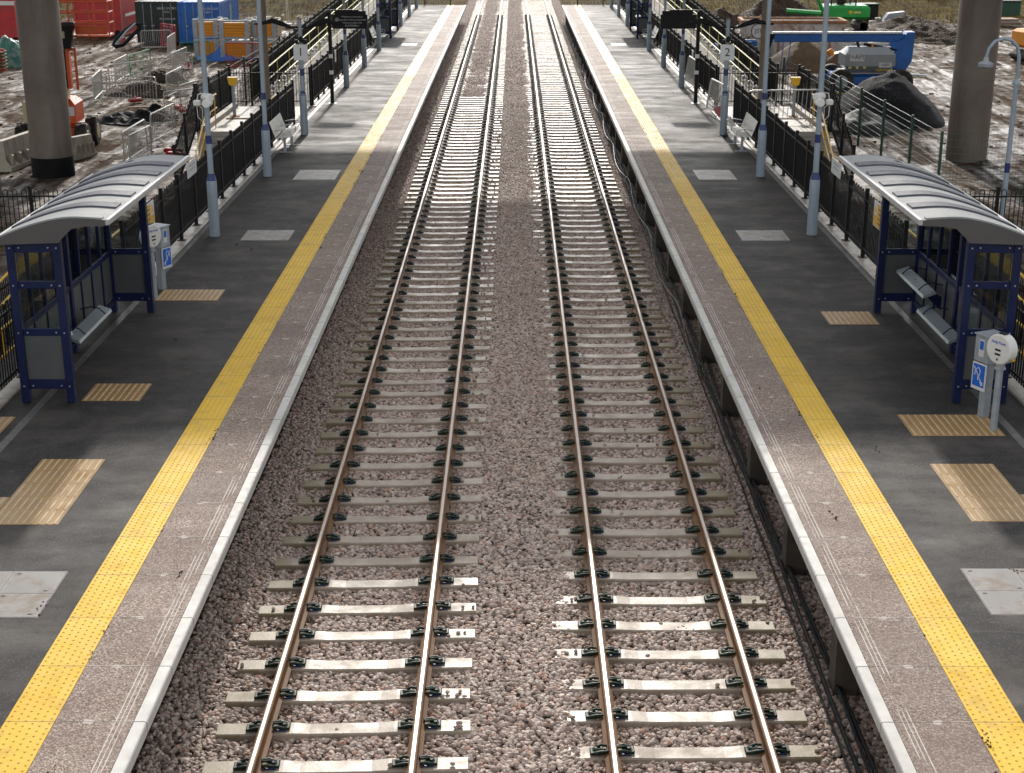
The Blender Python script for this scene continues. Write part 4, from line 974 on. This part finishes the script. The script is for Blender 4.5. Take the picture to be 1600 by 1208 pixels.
x,y=G(1345,200); heap(x,y-.2,1.5,1.3,.75,M('black_cover',(.02,.02,.02),.6,0,.3),'covered_mound','low mound under dark netting at the foot of the gravel mound','mound',5)
x,y=G(1262,112); heap(x,y+1.2,2.3,2.2,1.55,sand,'soil_mound','smooth brown sandy mound behind the blue boom','soil mound',7,rough=.04)
x,y=G(1320,120); heap(x,y+2,1.1,.9,.9,amber if 0 else sand,'soil_mound','small sandy mound touching the grey engine hood','soil mound',8)
x,y=G(1200,30); heap(x+.8,y,3.0,2.6,1.9,soil,'soil_mound','dark brown soil mound at the top right behind the rusty skip','soil mound',9,rough=.2)
x,y=G(1128,38); heap(x,y,1.6,1.6,1.1,soil,'soil_mound','dark soil mound left of the rusty skip by the green fence','soil mound',10,rough=.25)
x,y=G(1445,62); heap(x,y,3.6,3.2,1.0,soil,'soil_mound','broad churned soil bank left of the right column','soil mound',11,rough=.3)
x,y=G(1395,50); heap(x+2,y+4,3.0,2.2,.7,soil,'soil_mound','low soil bank with puddled crest beyond the grey engine hood','soil mound',21,rough=.3)
x,y=G(190,40); heap(x,y,2.4,2.6,1.9,soil,'soil_mound','dark brown soil mound between the red cabin and the green container','soil mound',12,rough=.2)
x,y=G(225,150); heap(x,y+.5,2.0,1.2,.55,soil,'soil_mound','low soil heap ringed by steel barriers','soil mound',13,rough=.35)
x,y=G(255,128); heap(x,y,1.2,.7,.5,soil,'rubble_heap','small heap of rubble behind the barrier ring','rubble heap',14,rough=.5)
x,y=G(215,190); heap(x,y,1.5,.9,.4,blkt,'black_sheeting','crumpled black plastic sheeting on the mud','plastic sheet',15,rough=.7); x,y=G(245,185); heap(x,y,.9,.6,.5,blkt,'black_sheeting','folded black plastic sheet against the barrier','plastic sheet',16,rough=.7)
x,y=G(18,104); heap(x,y+.3,1.2,1.0,1.35,tealt,'tarpaulin','green tarpaulin draped over a pile at the left edge','tarpaulin',17,rough=.25,sharp=2.6)
x,y=G(342,93); heap(x,y,1.2,.6,.62,bluet,'tarpaulin','crumpled blue tarpaulin in front of the stacked amber units','tarpaulin',18,rough=.7); x,y=G(383,92); heap(x,y,.8,.5,.45,bluet,'tarpaulin','smaller blue tarpaulin bundle under the red hoop barrier','tarpaulin',19,rough=.8)
# ---------------- steel skip with roundel ----------------
x,y=G(1158,92); t=thing('steel_skip','large pale skip with rusty rim and black ringed roundel','skip',(x,y,GZ),R(-3)); L=5.4
MB().prism([(.25,.15),(L-.1,.15),(L,1.9),(0,1.9)],0,2.2).build('hull',skipm,t); MB().prism([(.1,1.901),(L-.1,1.901),(L-.1,1.93),(.1,1.93)],.12,2.08).build('fill',soil,t)
g=MB(); g.box(-.08,L+.08,-.10,.06,1.86,2.02,.02); g.box(-.08,L+.08,2.14,2.3,1.86,2.02,.02); g.box(-.08,.1,.061,2.139,1.86,2.02); g.box(L-.1,L+.08,.061,2.139,1.86,2.02); g.build('rim',rustp,t)
g=MB(); g.box(1.4,L-.2,-.07,-.002,1.25,1.38); g.obox((1.15,-.035,.9),(.1,.07,1.0),ry=R(35)); g.build('brace',creamt,t)
for k in range(4): MB().box(1.9+k*.9,1.98+k*.9,-.06,-.002,.2,1.249).build('stiffener',rustp,t)
MB().lathe((.85,-.004,1.45),[(.40,0),(.40,-.004)],28,axis='y').build('roundel',blk,t); MB().lathe((.85,-.009,1.45),[(.36,0),(.36,-.004)],28,axis='y').build('roundel',signw,t)
text('lettering','JST',.30,blk,t,(.85,-.016,1.45),(R(90),0,0))
# ---------------- green machine with cab ----------------
x,y=G(1318,48); t=thing('tracked_machine','bright green machine with glazed cab behind the rusty skip','machine',(x,y,GZ),0)
for q in (-1.0,1.0): 
    g=MB(); g.tube([(q,-1.2,.35),(q,1.2,.35)],.34,10); g.box(q-.22,q+.22,-1.2,1.2,.02,.68,.1); g.build('track',tyre,t)
MB().box(-1.5,1.35,-1.2,1.1,.8,1.65,.15).build('body',green,t); MB().lathe((.1,-1.203,1.25),[(.12,0),(.12,-.004)],14,axis='y').build('round_badge',yel,t); MB().box(.3,.75,-1.207,-1.202,1.18,1.3).build('badge_text',yelp,t)
MB().box(-1.2,.5,-1.0,.8,3.35,3.5,.05).build('cab_roof',green,t)
for (a,c) in ((-1.15,-.95),(.42,-.95),(-1.15,.72),(.42,.72)): MB().box(a,a+.08,c,c+.08,1.651,3.349).build('cab_post',blk,t)
MB().box(-1.06,.41,-.93,-.91,1.66,3.34).build('windscreen',glass,t); MB().box(-.6,0,-.1,.4,1.66,2.5,.1).build('cab_seat',blk,t)
MB().tube([(-1.6,-1.1,1.2),(-2.2,-1.3,2.4),(-1.5,-1.4,3.6)],.12,8).build('arm',green,t)
MB().tube([(-3.9,-.6,1.3),(-1.6,-1.0,1.15)],.16,6).build('conveyor',green,t)
# amber digger bucket and excavator
x,y=G(1300,112); t=thing('digger_bucket','amber digger bucket lying by the grey engine hood','bucket',(x,y+.5,GZ),R(-10))
MB().prism([(-1.0,0),(.6,0),(.85,.5),(.5,.9),(-.1,.75),(-.6,.95),(-1.1,.5)],0,.9).build('shell',amber,t); MB().prism([(-.5,.75),(.2,.8),(.0,1.05)],.3,.5).build('hinge',amber,t)
x,y=G(1630,98); t=thing('excavator','orange tracked excavator cut by the right edge of the picture','excavator',(x,y,GZ),R(15))
for q in (-.9,.9): MB().box(q-.28,q+.28,-1.4,1.4,.0,.65,.25).build('track',tyre,t)
MB().box(-1.2,1.2,-1.3,1.3,.75,1.7,.15).build('body',amber,t); MB().box(-1.15,-.2,-1.2,.2,1.7,2.7,.1).build('cab',amber,t); MB().box(-1.165,-1.151,-1.0,.0,1.8,2.55).build('cab_window',blk,t); MB().box(-1.0,-.3,-1.215,-1.201,1.8,2.55).build('cab_window',blk,t)
MB().tube([(.2,-1.2,1.6),(.2,-2.6,3.2),(.2,-3.8,2.2)],[.2,.22,.16],8).build('boom',amber,t); MB().tube([(.2,-3.8,2.2),(.2,-4.1,.8)],.13,8).build('dipper',blk,t)
x,y=G(1393,38); t=thing('mixer_hopper','grey tipped hopper on a pallet beyond the blue boom','hopper',(x,y,GZ),0); MB().prism([(-1.2,.1),(1.0,.1),(1.4,1.4),(-.4,1.2)],0,1.2).build('hopper',ggrey,t); MB().box(-1.2,1.2,0,1.2,0,.09).build('pallet',wood,t); t.scale=(.6,.6,.6)
x,y=G(1352,33); t=thing('site_box','black storage box beyond the green machine','box',(x,y,GZ),R(8)); MB().box(-.9,.9,0,1,0,1.1,.05).build('body',blk,t); MB().box(-.95,.95,-.05,1.05,1.101,1.18,.02).build('lid',dgreen,t)
x,y=G(1372,40); t=thing('block_stack','stack of pale blocks between the black box and the grey hopper','blocks',(x,y,GZ),0)
for k in range(3): MB().box(-.55+k*.4,-.18+k*.4,0,.5,.0,.3+.2*(k%2),.03).build('block',kerbc,t)
x,y=G(1566,42); t=thing('timber_stack','stacked pale boards to the right of the right column','boards',(x,y,GZ),R(5))
for k in range(4): MB().box(-1.5+.1*k,1.6-.15*k,0,1.4,.13*k,.13*k+.11).build('board',wood if k%2 else kerbc,t)
x,y=G(1575,30); t=thing('site_box','dark green storage box behind the stacked boards','box',(x,y,GZ),0); MB().box(-.8,.8,0,1.2,0,1.2,.06).build('body',dgreen,t); MB().box(-.85,.85,-.03,1.23,1.201,1.27).build('lid',blk,t)
# ---------------- amber units stacked on the left ----------------
for k,(pa,pb,yb) in enumerate(((304,343,92),(345,392,94),(396,434,93))):
    for lv in (0,1):
        x0,y0=G(pa,yb); x1,_=G(pb,yb); w=(x1-x0); H=.98
        t=thing('edge_protection_crate','%s grey framed crate with amber boards, %s of the three stacks by the blue container'%(('lower','upper')[lv],('left','middle','right')[k]),'crate',((x0+x1)/2,y0,GZ+.05+lv*(H+.06)),0,'grey framed crates with amber boards')
        fr=MB()
        for a in (-w/2,w/2-.24):
            for c in (0,1.3): fr.box(a,a+.24,c,c+.16,0,H,.01)
        fr.box(-w/2+.241,w/2-.241,.02,.12,0,.1); fr.box(-w/2+.241,w/2-.241,.02,.12,H-.12,H-.02)
        fr.build('frame',galv,t)
        bd=MB(); n=5
        for j in range(n): bd.box(-w/2+.245,w/2-.245,.04,1.4,.11+j*(H-.24)/n,.10+(j+1)*(H-.24)/n,.012)
        bd.build('boards',amber,t); MB().box(w/2+.003,w/2+.06,0,1.4,.05,H-.05,.01).build('striped_end',creamt,t)
        for j in range(4): MB().box(w/2-.0,w/2+.063,-.006,-.001,.1+j*.22,.2+j*.22).build('red_mark',red,t)
# ---------------- pedestrian barriers ----------------
def barrier(mat,label):
    t=thing('pedestrian_barrier',label,'barrier',(0,0,0),0,'steel pedestrian barriers')
    L=2.2; g=MB(); r=.08
    g.tube([(0,0,.18),(0,0,1.0),(.03,0,1.07),(.1,0,1.1),(L-.1,0,1.1),(L-.03,0,1.07),(L,0,1.0),(L,0,.18),(0,0,.18)],.027,6)
    g.build('frame',mat,t); b=MB()
    for k in range(15): b.tube([(L*(k+1)/16,0,.19),(L*(k+1)/16,0,1.09)],.011,4)
    b.build('infill_bars',mat,t)
    for x in (.3,L-.3): MB().tube([(x,-.28,.02),(x,-.2,.1),(x,0,.19),(x,.2,.1),(x,.28,.02)],.018,6).build('foot',mat,t)
    return t
bp={'g':barrier(M('barrier_zinc',(.48,.48,.46),.4,.2,.15),'x'),'n':barrier(sgreen,'x'),'r':barrier(red,'x')}; used=set()
BL=[('g',168,160,245,163,'front of the soil heap ring'),('g',148,163,170,140,'left end of the soil heap ring, slanting'),('g',172,142,236,132,'back left of the soil heap ring'),('n',205,124,272,101,'green one, longest, behind the soil heap'),('g',233,124,302,119,'silver one behind the rubble heap'),('g',270,120,312,100,'silver one beside the nearest lamp post pole'),
('g',262,158,312,130,'right side of the soil heap ring'),('g',258,190,306,183,'beside the folded black sheet'),('n',283,102,312,100,'short green one by the cone'),('g',262,92,281,78,'before the gap between the two containers'),('g',222,80,262,79,'against the dark green container doors'),('g',196,262,240,232,'nearest one left of the shelter roof end'),
('g',238,230,300,196,'long one parallel to the steps, in the mud'),('g',205,268,238,250,'low one just behind the shelter roof'),('r',356,112,390,112,'red hoop one in front of the amber crates'),('r',252,76,266,78,'red one leaning beside the green container doors'),('g',283,178,312,168,'the one next to the camera post with red feet'),('g',182,134,220,112,'silver one at the far left of the barrier run')]
for k,px0,py0,px1,py1,l in BL:
    a=G(px0,py0); b=G(px1,py1); L=math.hypot(b[0]-a[0],b[1]-a[1]); rz=math.atan2(b[1]-a[1],b[0]-a[0])
    o=bp[k] if k not in used else dup(bp[k]); used.add(k)
    o.location=(a[0],a[1],GZ+.02); o.rotation_euler=(random.uniform(-.06,.06),0,rz); sx_=max(.75,min(1.35,L/2.2)); o.scale=(sx_,1,1.0 if k!='r' else 1.25); tag(o,'%s pedestrian barrier, %s'%({'g':'galvanised','n':'green','r':'red'}[k],l))
# barrier panels leaning on the right platform
for (x_,y_,z_,rz,lab) in ((6.62,46.9,PZ+.02,R(96),'galvanised barrier leaning at the right gateway behind the sign 2 post'),(6.55,54.2,PZ+.02,R(92),'galvanised barrier leaning on the right fence beyond the hanging sign'),(7.3,46.3,PZ,R(6),'galvanised barrier across the right landing')):
    o=dup(bp['g'],(x_,y_,z_),rz,lab); o.rotation_euler=(R(8),0,rz)
t=thing('red_trestle','folded trestle with a red and white board by the right gateway','trestle',(6.35,45.4,PZ),R(60))
MB().obox((0,0,.55),(.62,.04,.32),rx=R(-35)).build('board',red,t)
for q in (-.22,.0,.22): MB().tube([(q,-.25,.01),(q,.25,.62)],.014,5).build('leg',whitep,t)
MB().tube([(-.3,-.2,.1),(.35,-.15,.05)],.014,5).build('stay',whitep,t)
x_,y_=6.6,44.9; t=thing('pale_board','pale board leaning beside the red trestle','board',(6.55,44.0,PZ),R(70)); MB().obox((0,0,.3),(.5,.03,.6),rx=R(-30)).build('board',whitep,t); MB().box(-.25,.25,.2,.23,0,.05).build('foot',blk,t)
# ---------------- heras panels, cones, concrete blocks ----------------
def heras(x,y,rz,label):
    t=thing('mesh_fence_panel',label,'fence panel',(x,y,GZ+.1),rz,'temporary mesh fence panels'); L=3.4
    MB().tube([(0,0,0),(0,0,1.9),(.12,0,2.0),(L-.12,0,2.0),(L,0,1.9),(L,0,0)],.022,6).build('frame',whitep,t); g=MB()
    for k in range(28): g.tube([(L*(k+1)/29,0,.15),(L*(k+1)/29,0,1.98)],.004,3,False)
    for z in (.15,.8,1.4): g.tube([(0,0,z),(L,0,z)],.012,4)
    g.build('wire_mesh',galv,t); MB().box(-.15,.15,-.35,.35,-.1,.03,.02).build('block_foot',kerbc,t)
    return t
X,Y=G(368,44)
hp=heras(X,Y,R(2),'white framed mesh panel nearest the blue container'); 
for k,(dx,dy,rz,l) in enumerate(((3.5,.15,4,'white framed mesh panel behind the brown pole'),(7.0,.4,14,'rightmost white framed mesh panel before the grass bank'))): dup(hp,(X+dx,Y+dy,GZ+.25),R(rz),l)
def cone(px,py,label):
    x,y=G(px,py); t=thing('traffic_cone',label,'cone',(x,y,GZ+.03),random.uniform(0,3),'red and white traffic cones')
    MB().box(-.2,.2,-.2,.2,0,.04,.01).build('base',red,t); MB().lathe((0,0,.04),[(.15,0),(.11,.25)],16).build('cone_body',red,t); MB().lathe((0,0,.29),[(.11,0),(.065,.25)],16).build('reflective_sleeve',whitep,t); MB().lathe((0,0,.54),[(.065,0),(.03,.2)],16).build('cone_tip',red,t)
cone(293,106,'traffic cone beside the green barriers under the amber crates'); cone(193,68,'traffic cone behind the tipped rubber hose'); 
for (px,py,l) in ((212,160,'red barrel shaped foot inside the barrier ring'),(283,172,'red plastic foot by the camera post, left one'),(288,176,'red plastic foot by the camera post, right one'),(274,246,'red plastic block behind the shelter roof'),(270,240,'red plastic block just behind the other one')):
    x,y=G(px,py); t=thing('barrier_foot',l,'plastic foot',(x,y,GZ+.02),random.uniform(0,3),'red plastic barrier feet'); MB().box(-.3,.3,-.12,.12,0,.16,.05).build('block',red,t); MB().box(-.05,.05,-.05,.05,.161,.24,.02).build('socket',red,t)
def jersey(px0,py0,px1,py1,label,h=.95):
    a=G(px0,py0); b=G(px1,py1); L=math.hypot(b[0]-a[0],b[1]-a[1]); rz=math.atan2(b[1]-a[1],b[0]-a[0])
    t=thing('concrete_barrier',label,'barrier block',(a[0],a[1],GZ),rz,'cream concrete barrier blocks')
    MB().prism([(-.3,-.1),(.3,-.1),(.3,.12),(.15,.35),(.10,h),(-.10,h),(-.15,.35),(-.3,.12)],0,L,'x').build('block',barc,t)
    for k in range(5): MB().box(L*(k+.3)/5,L*(k+.55)/5,-.30,-.16,.14,.5,.03).build('buttress',barc,t)
jersey(4,268,62,246,'cream barrier block left of the left column'); jersey(108,250,142,243,'cream barrier block right of the left column',.72)
x,y=G(4,112); t=thing('pallet_stack','stack of reddish wooden pallets at the left edge','pallets',(x-.4,y-.4,GZ),R(6))
for k in range(7): MB().box(-.6,.6,0,1.0,.16*k,.16*k+.025).build('deck_boards',wood,t); MB().box(-.6,.6,.4,.5,.16*k+.026,.16*k+.13).build('bearer',red if k%3==0 else wood,t)
x,y=G(190,76); t=thing('rubber_hose','tipped loop of black and grey flexible duct before the soil mound','duct',(x,y,GZ),R(30))
MB().tube([(-.5,0,.15),(-.3,0,.5),(.3,.1,1.0),(.9,.2,1.35),(1.2,.2,1.3),(1.15,.2,1.05),(.6,.1,.6),(.1,0,.2),(-.4,-.1,.12)],.11,8).build('duct',blkp,t); MB().tube([(-.4,-.2,.25),(.3,-.1,.95),(.9,.0,1.38)],.05,6).build('grey_liner',galv,t)
x,y=G(184,60); heap(x,y,.5,.45,.5,blkt,'black_bag','black rubbish bag beside the red cabin','bag',31,rough=.4)
# things glimpsed through the shelters
t=thing('red_water_barrier','red plastic barrier block behind the right shelter','barrier block',(11.2,27.5,-.45),R(80)); MB().prism([(-.25,0),(.25,0),(.2,.5),(.12,1.1),(-.12,1.1),(-.2,.5)],0,1.8,'x').build('block',red,t); MB().box(.3,1.5,-.23,-.19,.55,.8,.01).build('panel',whitep,t)
t=thing('red_water_barrier','second red plastic barrier block, further along behind the right shelter','barrier block',(11.3,29.6,-.45),R(84)); MB().prism([(-.25,0),(.25,0),(.2,.5),(.12,1.1),(-.12,1.1),(-.2,.5)],0,1.8,'x').build('block',red,t); MB().box(.3,1.5,-.23,-.19,.55,.8,.01).build('panel',orng,t)
for s,w in ((-1,'left'),(1,'right')):
    t=thing('grit_bin','yellow grit bin on the lower path behind the %s shelter'%w,'grit bin',(s*11.4,23.6,-.45),R(5*s),'yellow grit bins'); MB().box(-.7,.7,-.5,.5,0,.85,.08).build('bin',yel,t); MB().box(-.74,.74,-.54,.54,.851,1.0,.06).build('lid',yel,t)
# ---------------- green mesh fence ----------------
wirem=M('fence_wire',(.03,.05,.042),.4,.3,.1)
def meshfence(pts,ztop,label,H=2.0,dense=.1):
    t=thing('green_mesh_fence',label,'fence',(pts[0][0],pts[0][1],ztop-H),0,'dark green mesh fences'); ox,oy=pts[0]
    for i,(x,y) in enumerate(pts):
        MB().box(x-ox-.035,x-ox+.035,y-oy-.035,y-oy+.035,-.1,H,.004).build('post',dgreen,t)
        if i<len(pts)-1:
            x2,y2=pts[i+1]; g=MB(); L=math.hypot(x2-x,y2-y); n=int(L/dense)
            for k in range(1,n): u=k/n; g.tube([(x-ox+(x2-x)*u,y-oy+(y2-y)*u,.03),(x-ox+(x2-x)*u,y-oy+(y2-y)*u,H-.04)],.0035,3,False)
            for k in range(11): z=.05+k*(H-.12)/10; g.tube([(x-ox,y-oy,z),(x2-ox,y2-oy,z)],.006,3,False)
            g.build('wire_mesh',wirem,t)
meshfence([(12.0,58)]+[(12.0,54.6),(12.0,51.2),(12.0,47.9),(12.0,44.4),(12.0,41.2),(14.4,41.0),(16.8,40.8),(19.2,40.6)],1.5,'dark green mesh fence in front of the gravel mound, turning at its near end')
for s,w in ((-1,'left'),(1,'right')):
    meshfence([(s*10.4,y) for y in (53,57.5,62,66.5,71,75.5,80,84.5,89,93.5,98)],1.9,'dark green mesh fence outside the far %s walkway'%w,2.3,.16)
    t=thing('green_screen','folded green fence screen by the %s gateway'%w,'screen',(s*10.2,52.0,GZ+.4),0,'folded green screens')
    MB(s).prism([(-.35,0),(.35,0),(.25,1.2),(-.05,1.5),(-.25,.9)],0,.25).build('screen',tealt,t); MB(s).box(.36,.42,-.1,.0,0,1.7).build('stake',dgreen,t)
# swan neck lamps on the forecourt
for s,w in ((-1,'left'),(1,'right')):
    t=thing('forecourt_lamp','pale swan neck lamp standing outside the %s fence behind the shelter'%w,'lamp post',(s*(11.15 if s>0 else 12.6),33.0,GZ),0,'swan neck lamps')
    MB().lathe((0,0,0),[(.09,0),(.085,1.2),(.06,1.3),(.052,4.3)],14).build('pole',postg,t); MB().lathe((0,0,4.25),[(.085,0),(.09,.06),(.07,.12)],14).build('collar',postg,t)
    MB(s).tube([(0,0,4.3),(-.0,0,4.85),(-.06,0,5.08),(-.2,0,5.22),(-.38,0,5.26),(-.56,0,5.2),(-.68,0,5.05),(-.72,0,4.85)],.04,8).build('swan_neck',postg,t)
    MB(s).lathe((-.72,0,4.62),[(.05,0),(.16,.03),(.17,.10),(.06,.16),(.05,.24)],16).build('lantern',galv,t); MB().lathe((0,0,2.3),[(.060,0),(.060,.22)],14).build('blue_band',bandm,t)
# ---------------- rubble on the mud (uncountable) ----------------
g=MB(); rb=random.Random(5)
for k in range(2200):
    s=rb.choice((-1,1)); x=s*rb.uniform(11,30); y=rb.uniform(36,100); r=rb.uniform(.015,.05)*rb.uniform(.4,1.5)
    z=gheight(x,y); g.obox((x,y,z+r*.2),(r*2*rb.uniform(.6,1.6),r*2,r*1.1),rb.uniform(0,3),rb.uniform(-.4,.4))
tag(g.build('rubble',soil),'clods and rubble scattered over the muddy ground','rubble',kind='stuff')
# crumbled mortar, grit and leaves along the inner edge of the yellow strips
g=MB(); rb=random.Random(21)
for c in range(95):
    s=rb.choice((-1,1)); yc=rb.uniform(9,60); xc=3.98+rb.gauss(0,.02) if rb.random()<.75 else rb.uniform(3.4,6.4)
    for k in range(rb.randint(1,9)):
        r=rb.uniform(.002,.008); g.obox((s*(xc+rb.gauss(0,.018)),yc+rb.gauss(0,.09),PZ+.004+r*.4),(r*2.4,r*2,r*1.2),rb.uniform(0,3),rb.uniform(-.5,.5))
tag(g.build('grit',soil),'dark crumbs of grit along the inner edges of the yellow strips','grit',kind='stuff')
# planks and pipes left about
for (px,py,L,rz,m,l) in ((232,172,1.6,12,wood,'pale plank lying beside the black sheeting'),(150,118,1.8,70,wood,'thin plank on the churned mud behind the left column'),(268,160,1.4,95,barc,'pale board propped inside the barrier ring'),(1500,108,2.2,20,wood,'plank on the mud beside the right column'),(1420,120,1.7,150,galv,'steel tube on the mud behind the gravel mound'),(1345,150,3.0,5,yelp,'yellow tube lying at the foot of the gravel mound')):
    x,y=G(px,py); tag(MB().obox((x,y,GZ+.12),(L,.14,.05),R(rz)).build('plank',m),l,'plank')
# ---------------- shrubs and far trees ----------------
leafm=[]
for nm,a,b in (('leaf_olive',(.05,.055,.018),(.13,.12,.035)),('leaf_brown',(.07,.045,.02),(.17,.11,.04)),('leaf_green',(.03,.05,.015),(.08,.11,.03))):
    q=NT(nm); v=q.pos(); leafm.append(q.set(q.mix(q.noise(v,1.2,4),a,b),.6))
bark=M('bark',(.07,.055,.045),.85,0,.3)
def shrub(seed,h,w,mi,name,label,trunk=True,n=1500,ls=.10):
    rg=random.Random(seed); t=thing(name,label,'shrub' if h<3.5 else 'tree',(0,0,0))
    g=MB(); ends=[]
    def limb(p,d,l,r,dep):
        q=[p];c=p
        for i in range(4):
            d=(d+Vector((rg.uniform(-.25,.25),rg.uniform(-.25,.25),rg.uniform(-.05,.2)))).normalized(); c=c+d*l/4; q.append(c)
        g.tube(q,[r*(1-.17*i) for i in range(5)],5,False)
        if dep==0: ends.append(c); ends.append(q[2]); return
        for _ in range(3): limb(q[rg.choice((2,3,4))],(d+Vector((rg.uniform(-.9,.9),rg.uniform(-.9,.9),rg.uniform(-.1,.6)))).normalized(),l*.65,r*.5,dep-1)
    for k in range(1 if trunk else 5): limb(Vector((rg.uniform(-.1,.1)*(0 if trunk else w),rg.uniform(-.1,.1)*w,0)),Vector((rg.uniform(-.2,.2),rg.uniform(-.2,.2),1)).normalized(),h*.42,h*.022 if trunk else h*.012,3 if trunk else 2)
    g.build('trunk',bark,t); lf=MB()
    for k in range(n):
        e=rg.choice(ends); p=e+Vector((rg.gauss(0,1),rg.gauss(0,1),rg.gauss(0,.8)))*w*.085
        a=rg.uniform(0,6.3); u=Vector((math.cos(a),math.sin(a),rg.uniform(-.7,.7))).normalized()*ls*rg.uniform(.5,1.2); vv=u.cross(Vector((rg.uniform(-1,1),rg.uniform(-1,1),1))).normalized()*ls*.6
        lf.add([tuple(p-u),tuple(p+vv),tuple(p+u),tuple(p-vv)],[(0,1,2,3)])
    lf.build('crown',leafm[mi],t); return t
sp=[shrub(1,2.6,2.6,0,'shrub','x',False,2600,.09),shrub(2,2.0,2.4,1,'shrub','x',False,2000,.08),shrub(3,7.5,5,2,'tree','x',True,5200,.17),shrub(4,8.5,5.5,1,'tree','x',True,3600,.16)]
us=set(); rg=random.Random(77)
def put(i,x,y,sc,label,grp):
    o=sp[i] if i not in us else dup(sp[i]); us.add(i); o.location=(x,y,gheight(x,y)-.05); o.rotation_euler=(0,0,rg.uniform(0,6)); o.scale=(sc,sc,sc*rg.uniform(.9,1.1)); tag(o,label,group=grp)
for k,(px,py) in enumerate(((1358,12),(1372,6),(1392,4),(1412,10),(1435,6),(1452,14),(1468,8),(1482,12),(1565,8),(1582,12),(1600,6))):
    x,y=G(px,py); put(k%2,x,y,.8+.25*rg.random(),'%s leaved shrub at the top right, %s from the green machine'%(('olive','brown')[k%2],('first','second','third','fourth','fifth','sixth','seventh','eighth','ninth','tenth','eleventh')[k]),'shrubs beyond the muddy ground')
for k,(px,py) in enumerate(((390,14),(430,8),(470,16),(515,10),(150,6),(108,8),(200,3))):
    x,y=G(px,py); put((k+1)%2,x,y,.6+.2*rg.random(),'%s tuft like shrub on the left grass bank, %s'%(('brown','olive')[k%2],('nearest the blue container','behind the brown pole','behind the number sign','near the far fence corner','behind the red cabin','just left of the red cabin','beyond the left soil mound')[k]),'shrubs on the left grass bank')
for k in range(26):
    s=-1 if k%2 else 1; x=s*(10+ (k//2)*7.5+rg.uniform(-2,2)); y=150+rg.uniform(-6,14)
    put(2+k%2,x,y,.8+.6*rg.random(),'%s tree number %d in the row far beyond the platforms'%(('green','brown')[k%2],k+1) if 0 else '%s tree of the row far beyond the platforms, outside the top of the picture'%('green','brown')[k%2],'tree row beyond the platforms, %s'%('green','brown')[k%2])
# grass tufts on the banks
g=MB(); rb=random.Random(9)
for k in range(9000):
    s=rb.choice((-1,1)); x=s*rb.uniform(9.5,34); y=rb.uniform(101,128); z=gheight(x,y); h=rb.uniform(.12,.42); a=rb.uniform(0,6.3); w=.03
    dx,dy=math.cos(a),math.sin(a); bx_,by_=rb.uniform(-.2,.2),rb.uniform(-.2,.2)
    g.add([(x-dx*w,y-dy*w,z-.03),(x+dx*w,y+dy*w,z-.03),(x+bx_,y+by_,z+h)],[(0,1,2)])
q=NT('dry_grass'); v=q.pos(); tag(g.build('grass',q.set(q.mix(q.noise(v,.9,4),(.07,.055,.016),(.17,.125,.035)),.7)),'rough olive and straw coloured grass on the banks','grass',kind='stuff')
# ---------------- camera and light ----------------
cam=bpy.data.cameras.new('camera'); co=bpy.data.objects.new('camera',cam); C.objects.link(co); sc.camera=co
cam.dof.use_dof=True; cam.dof.focus_distance=19; cam.dof.aperture_fstop=4.5; co.location=(0,0,CAMH); co.rotation_euler=(R(90-18.45),0,.00131); cam.sensor_width=36; cam.lens=F/1600*36; cam.clip_start=.1; cam.clip_end=9000
EL,AZ=R(29),R(0)     # sun ahead of the camera
w=bpy.data.worlds.new('World'); sc.world=w; w.use_nodes=True; nt=w.node_tree; bg=nt.nodes['Background']; sk=nt.nodes.new('ShaderNodeTexSky'); sk.sky_type='NISHITA'; sk.sun_disc=False
sk.sun_elevation=EL; sk.sun_rotation=AZ; sk.air_density=1.2; sk.dust_density=1.2; sk.ozone_density=1.0
hs=nt.nodes.new('ShaderNodeHueSaturation'); hs.inputs['Saturation'].default_value=.12; nt.links.new(sk.outputs[0],hs.inputs['Color']); nt.links.new(hs.outputs[0],bg.inputs[0]); bg.inputs[1].default_value=.14
sl=bpy.data.lights.new('sun','SUN'); sl.energy=1.9; sl.angle=R(2.0); sl.color=(1,.93,.84); so=bpy.data.objects.new('sun',sl); C.objects.link(so)
d=Vector((math.sin(AZ)*math.cos(EL),math.cos(AZ)*math.cos(EL),math.sin(EL))); so.rotation_euler=d.to_track_quat('Z','Y').to_euler()
vs_=sc.view_settings; vs_.view_transform='Standard'; vs_.look='None'; vs_.exposure=0.80; vs_.gamma=1
sc.cycles.max_bounces=6; sc.cycles.diffuse_bounces=3; sc.cycles.glossy_bounces=3; sc.cycles.transparent_max_bounces=10; sc.cycles.caustics_reflective=False; sc.cycles.caustics_refractive=False
sc.render.resolution_x=1024; sc.render.resolution_y=773
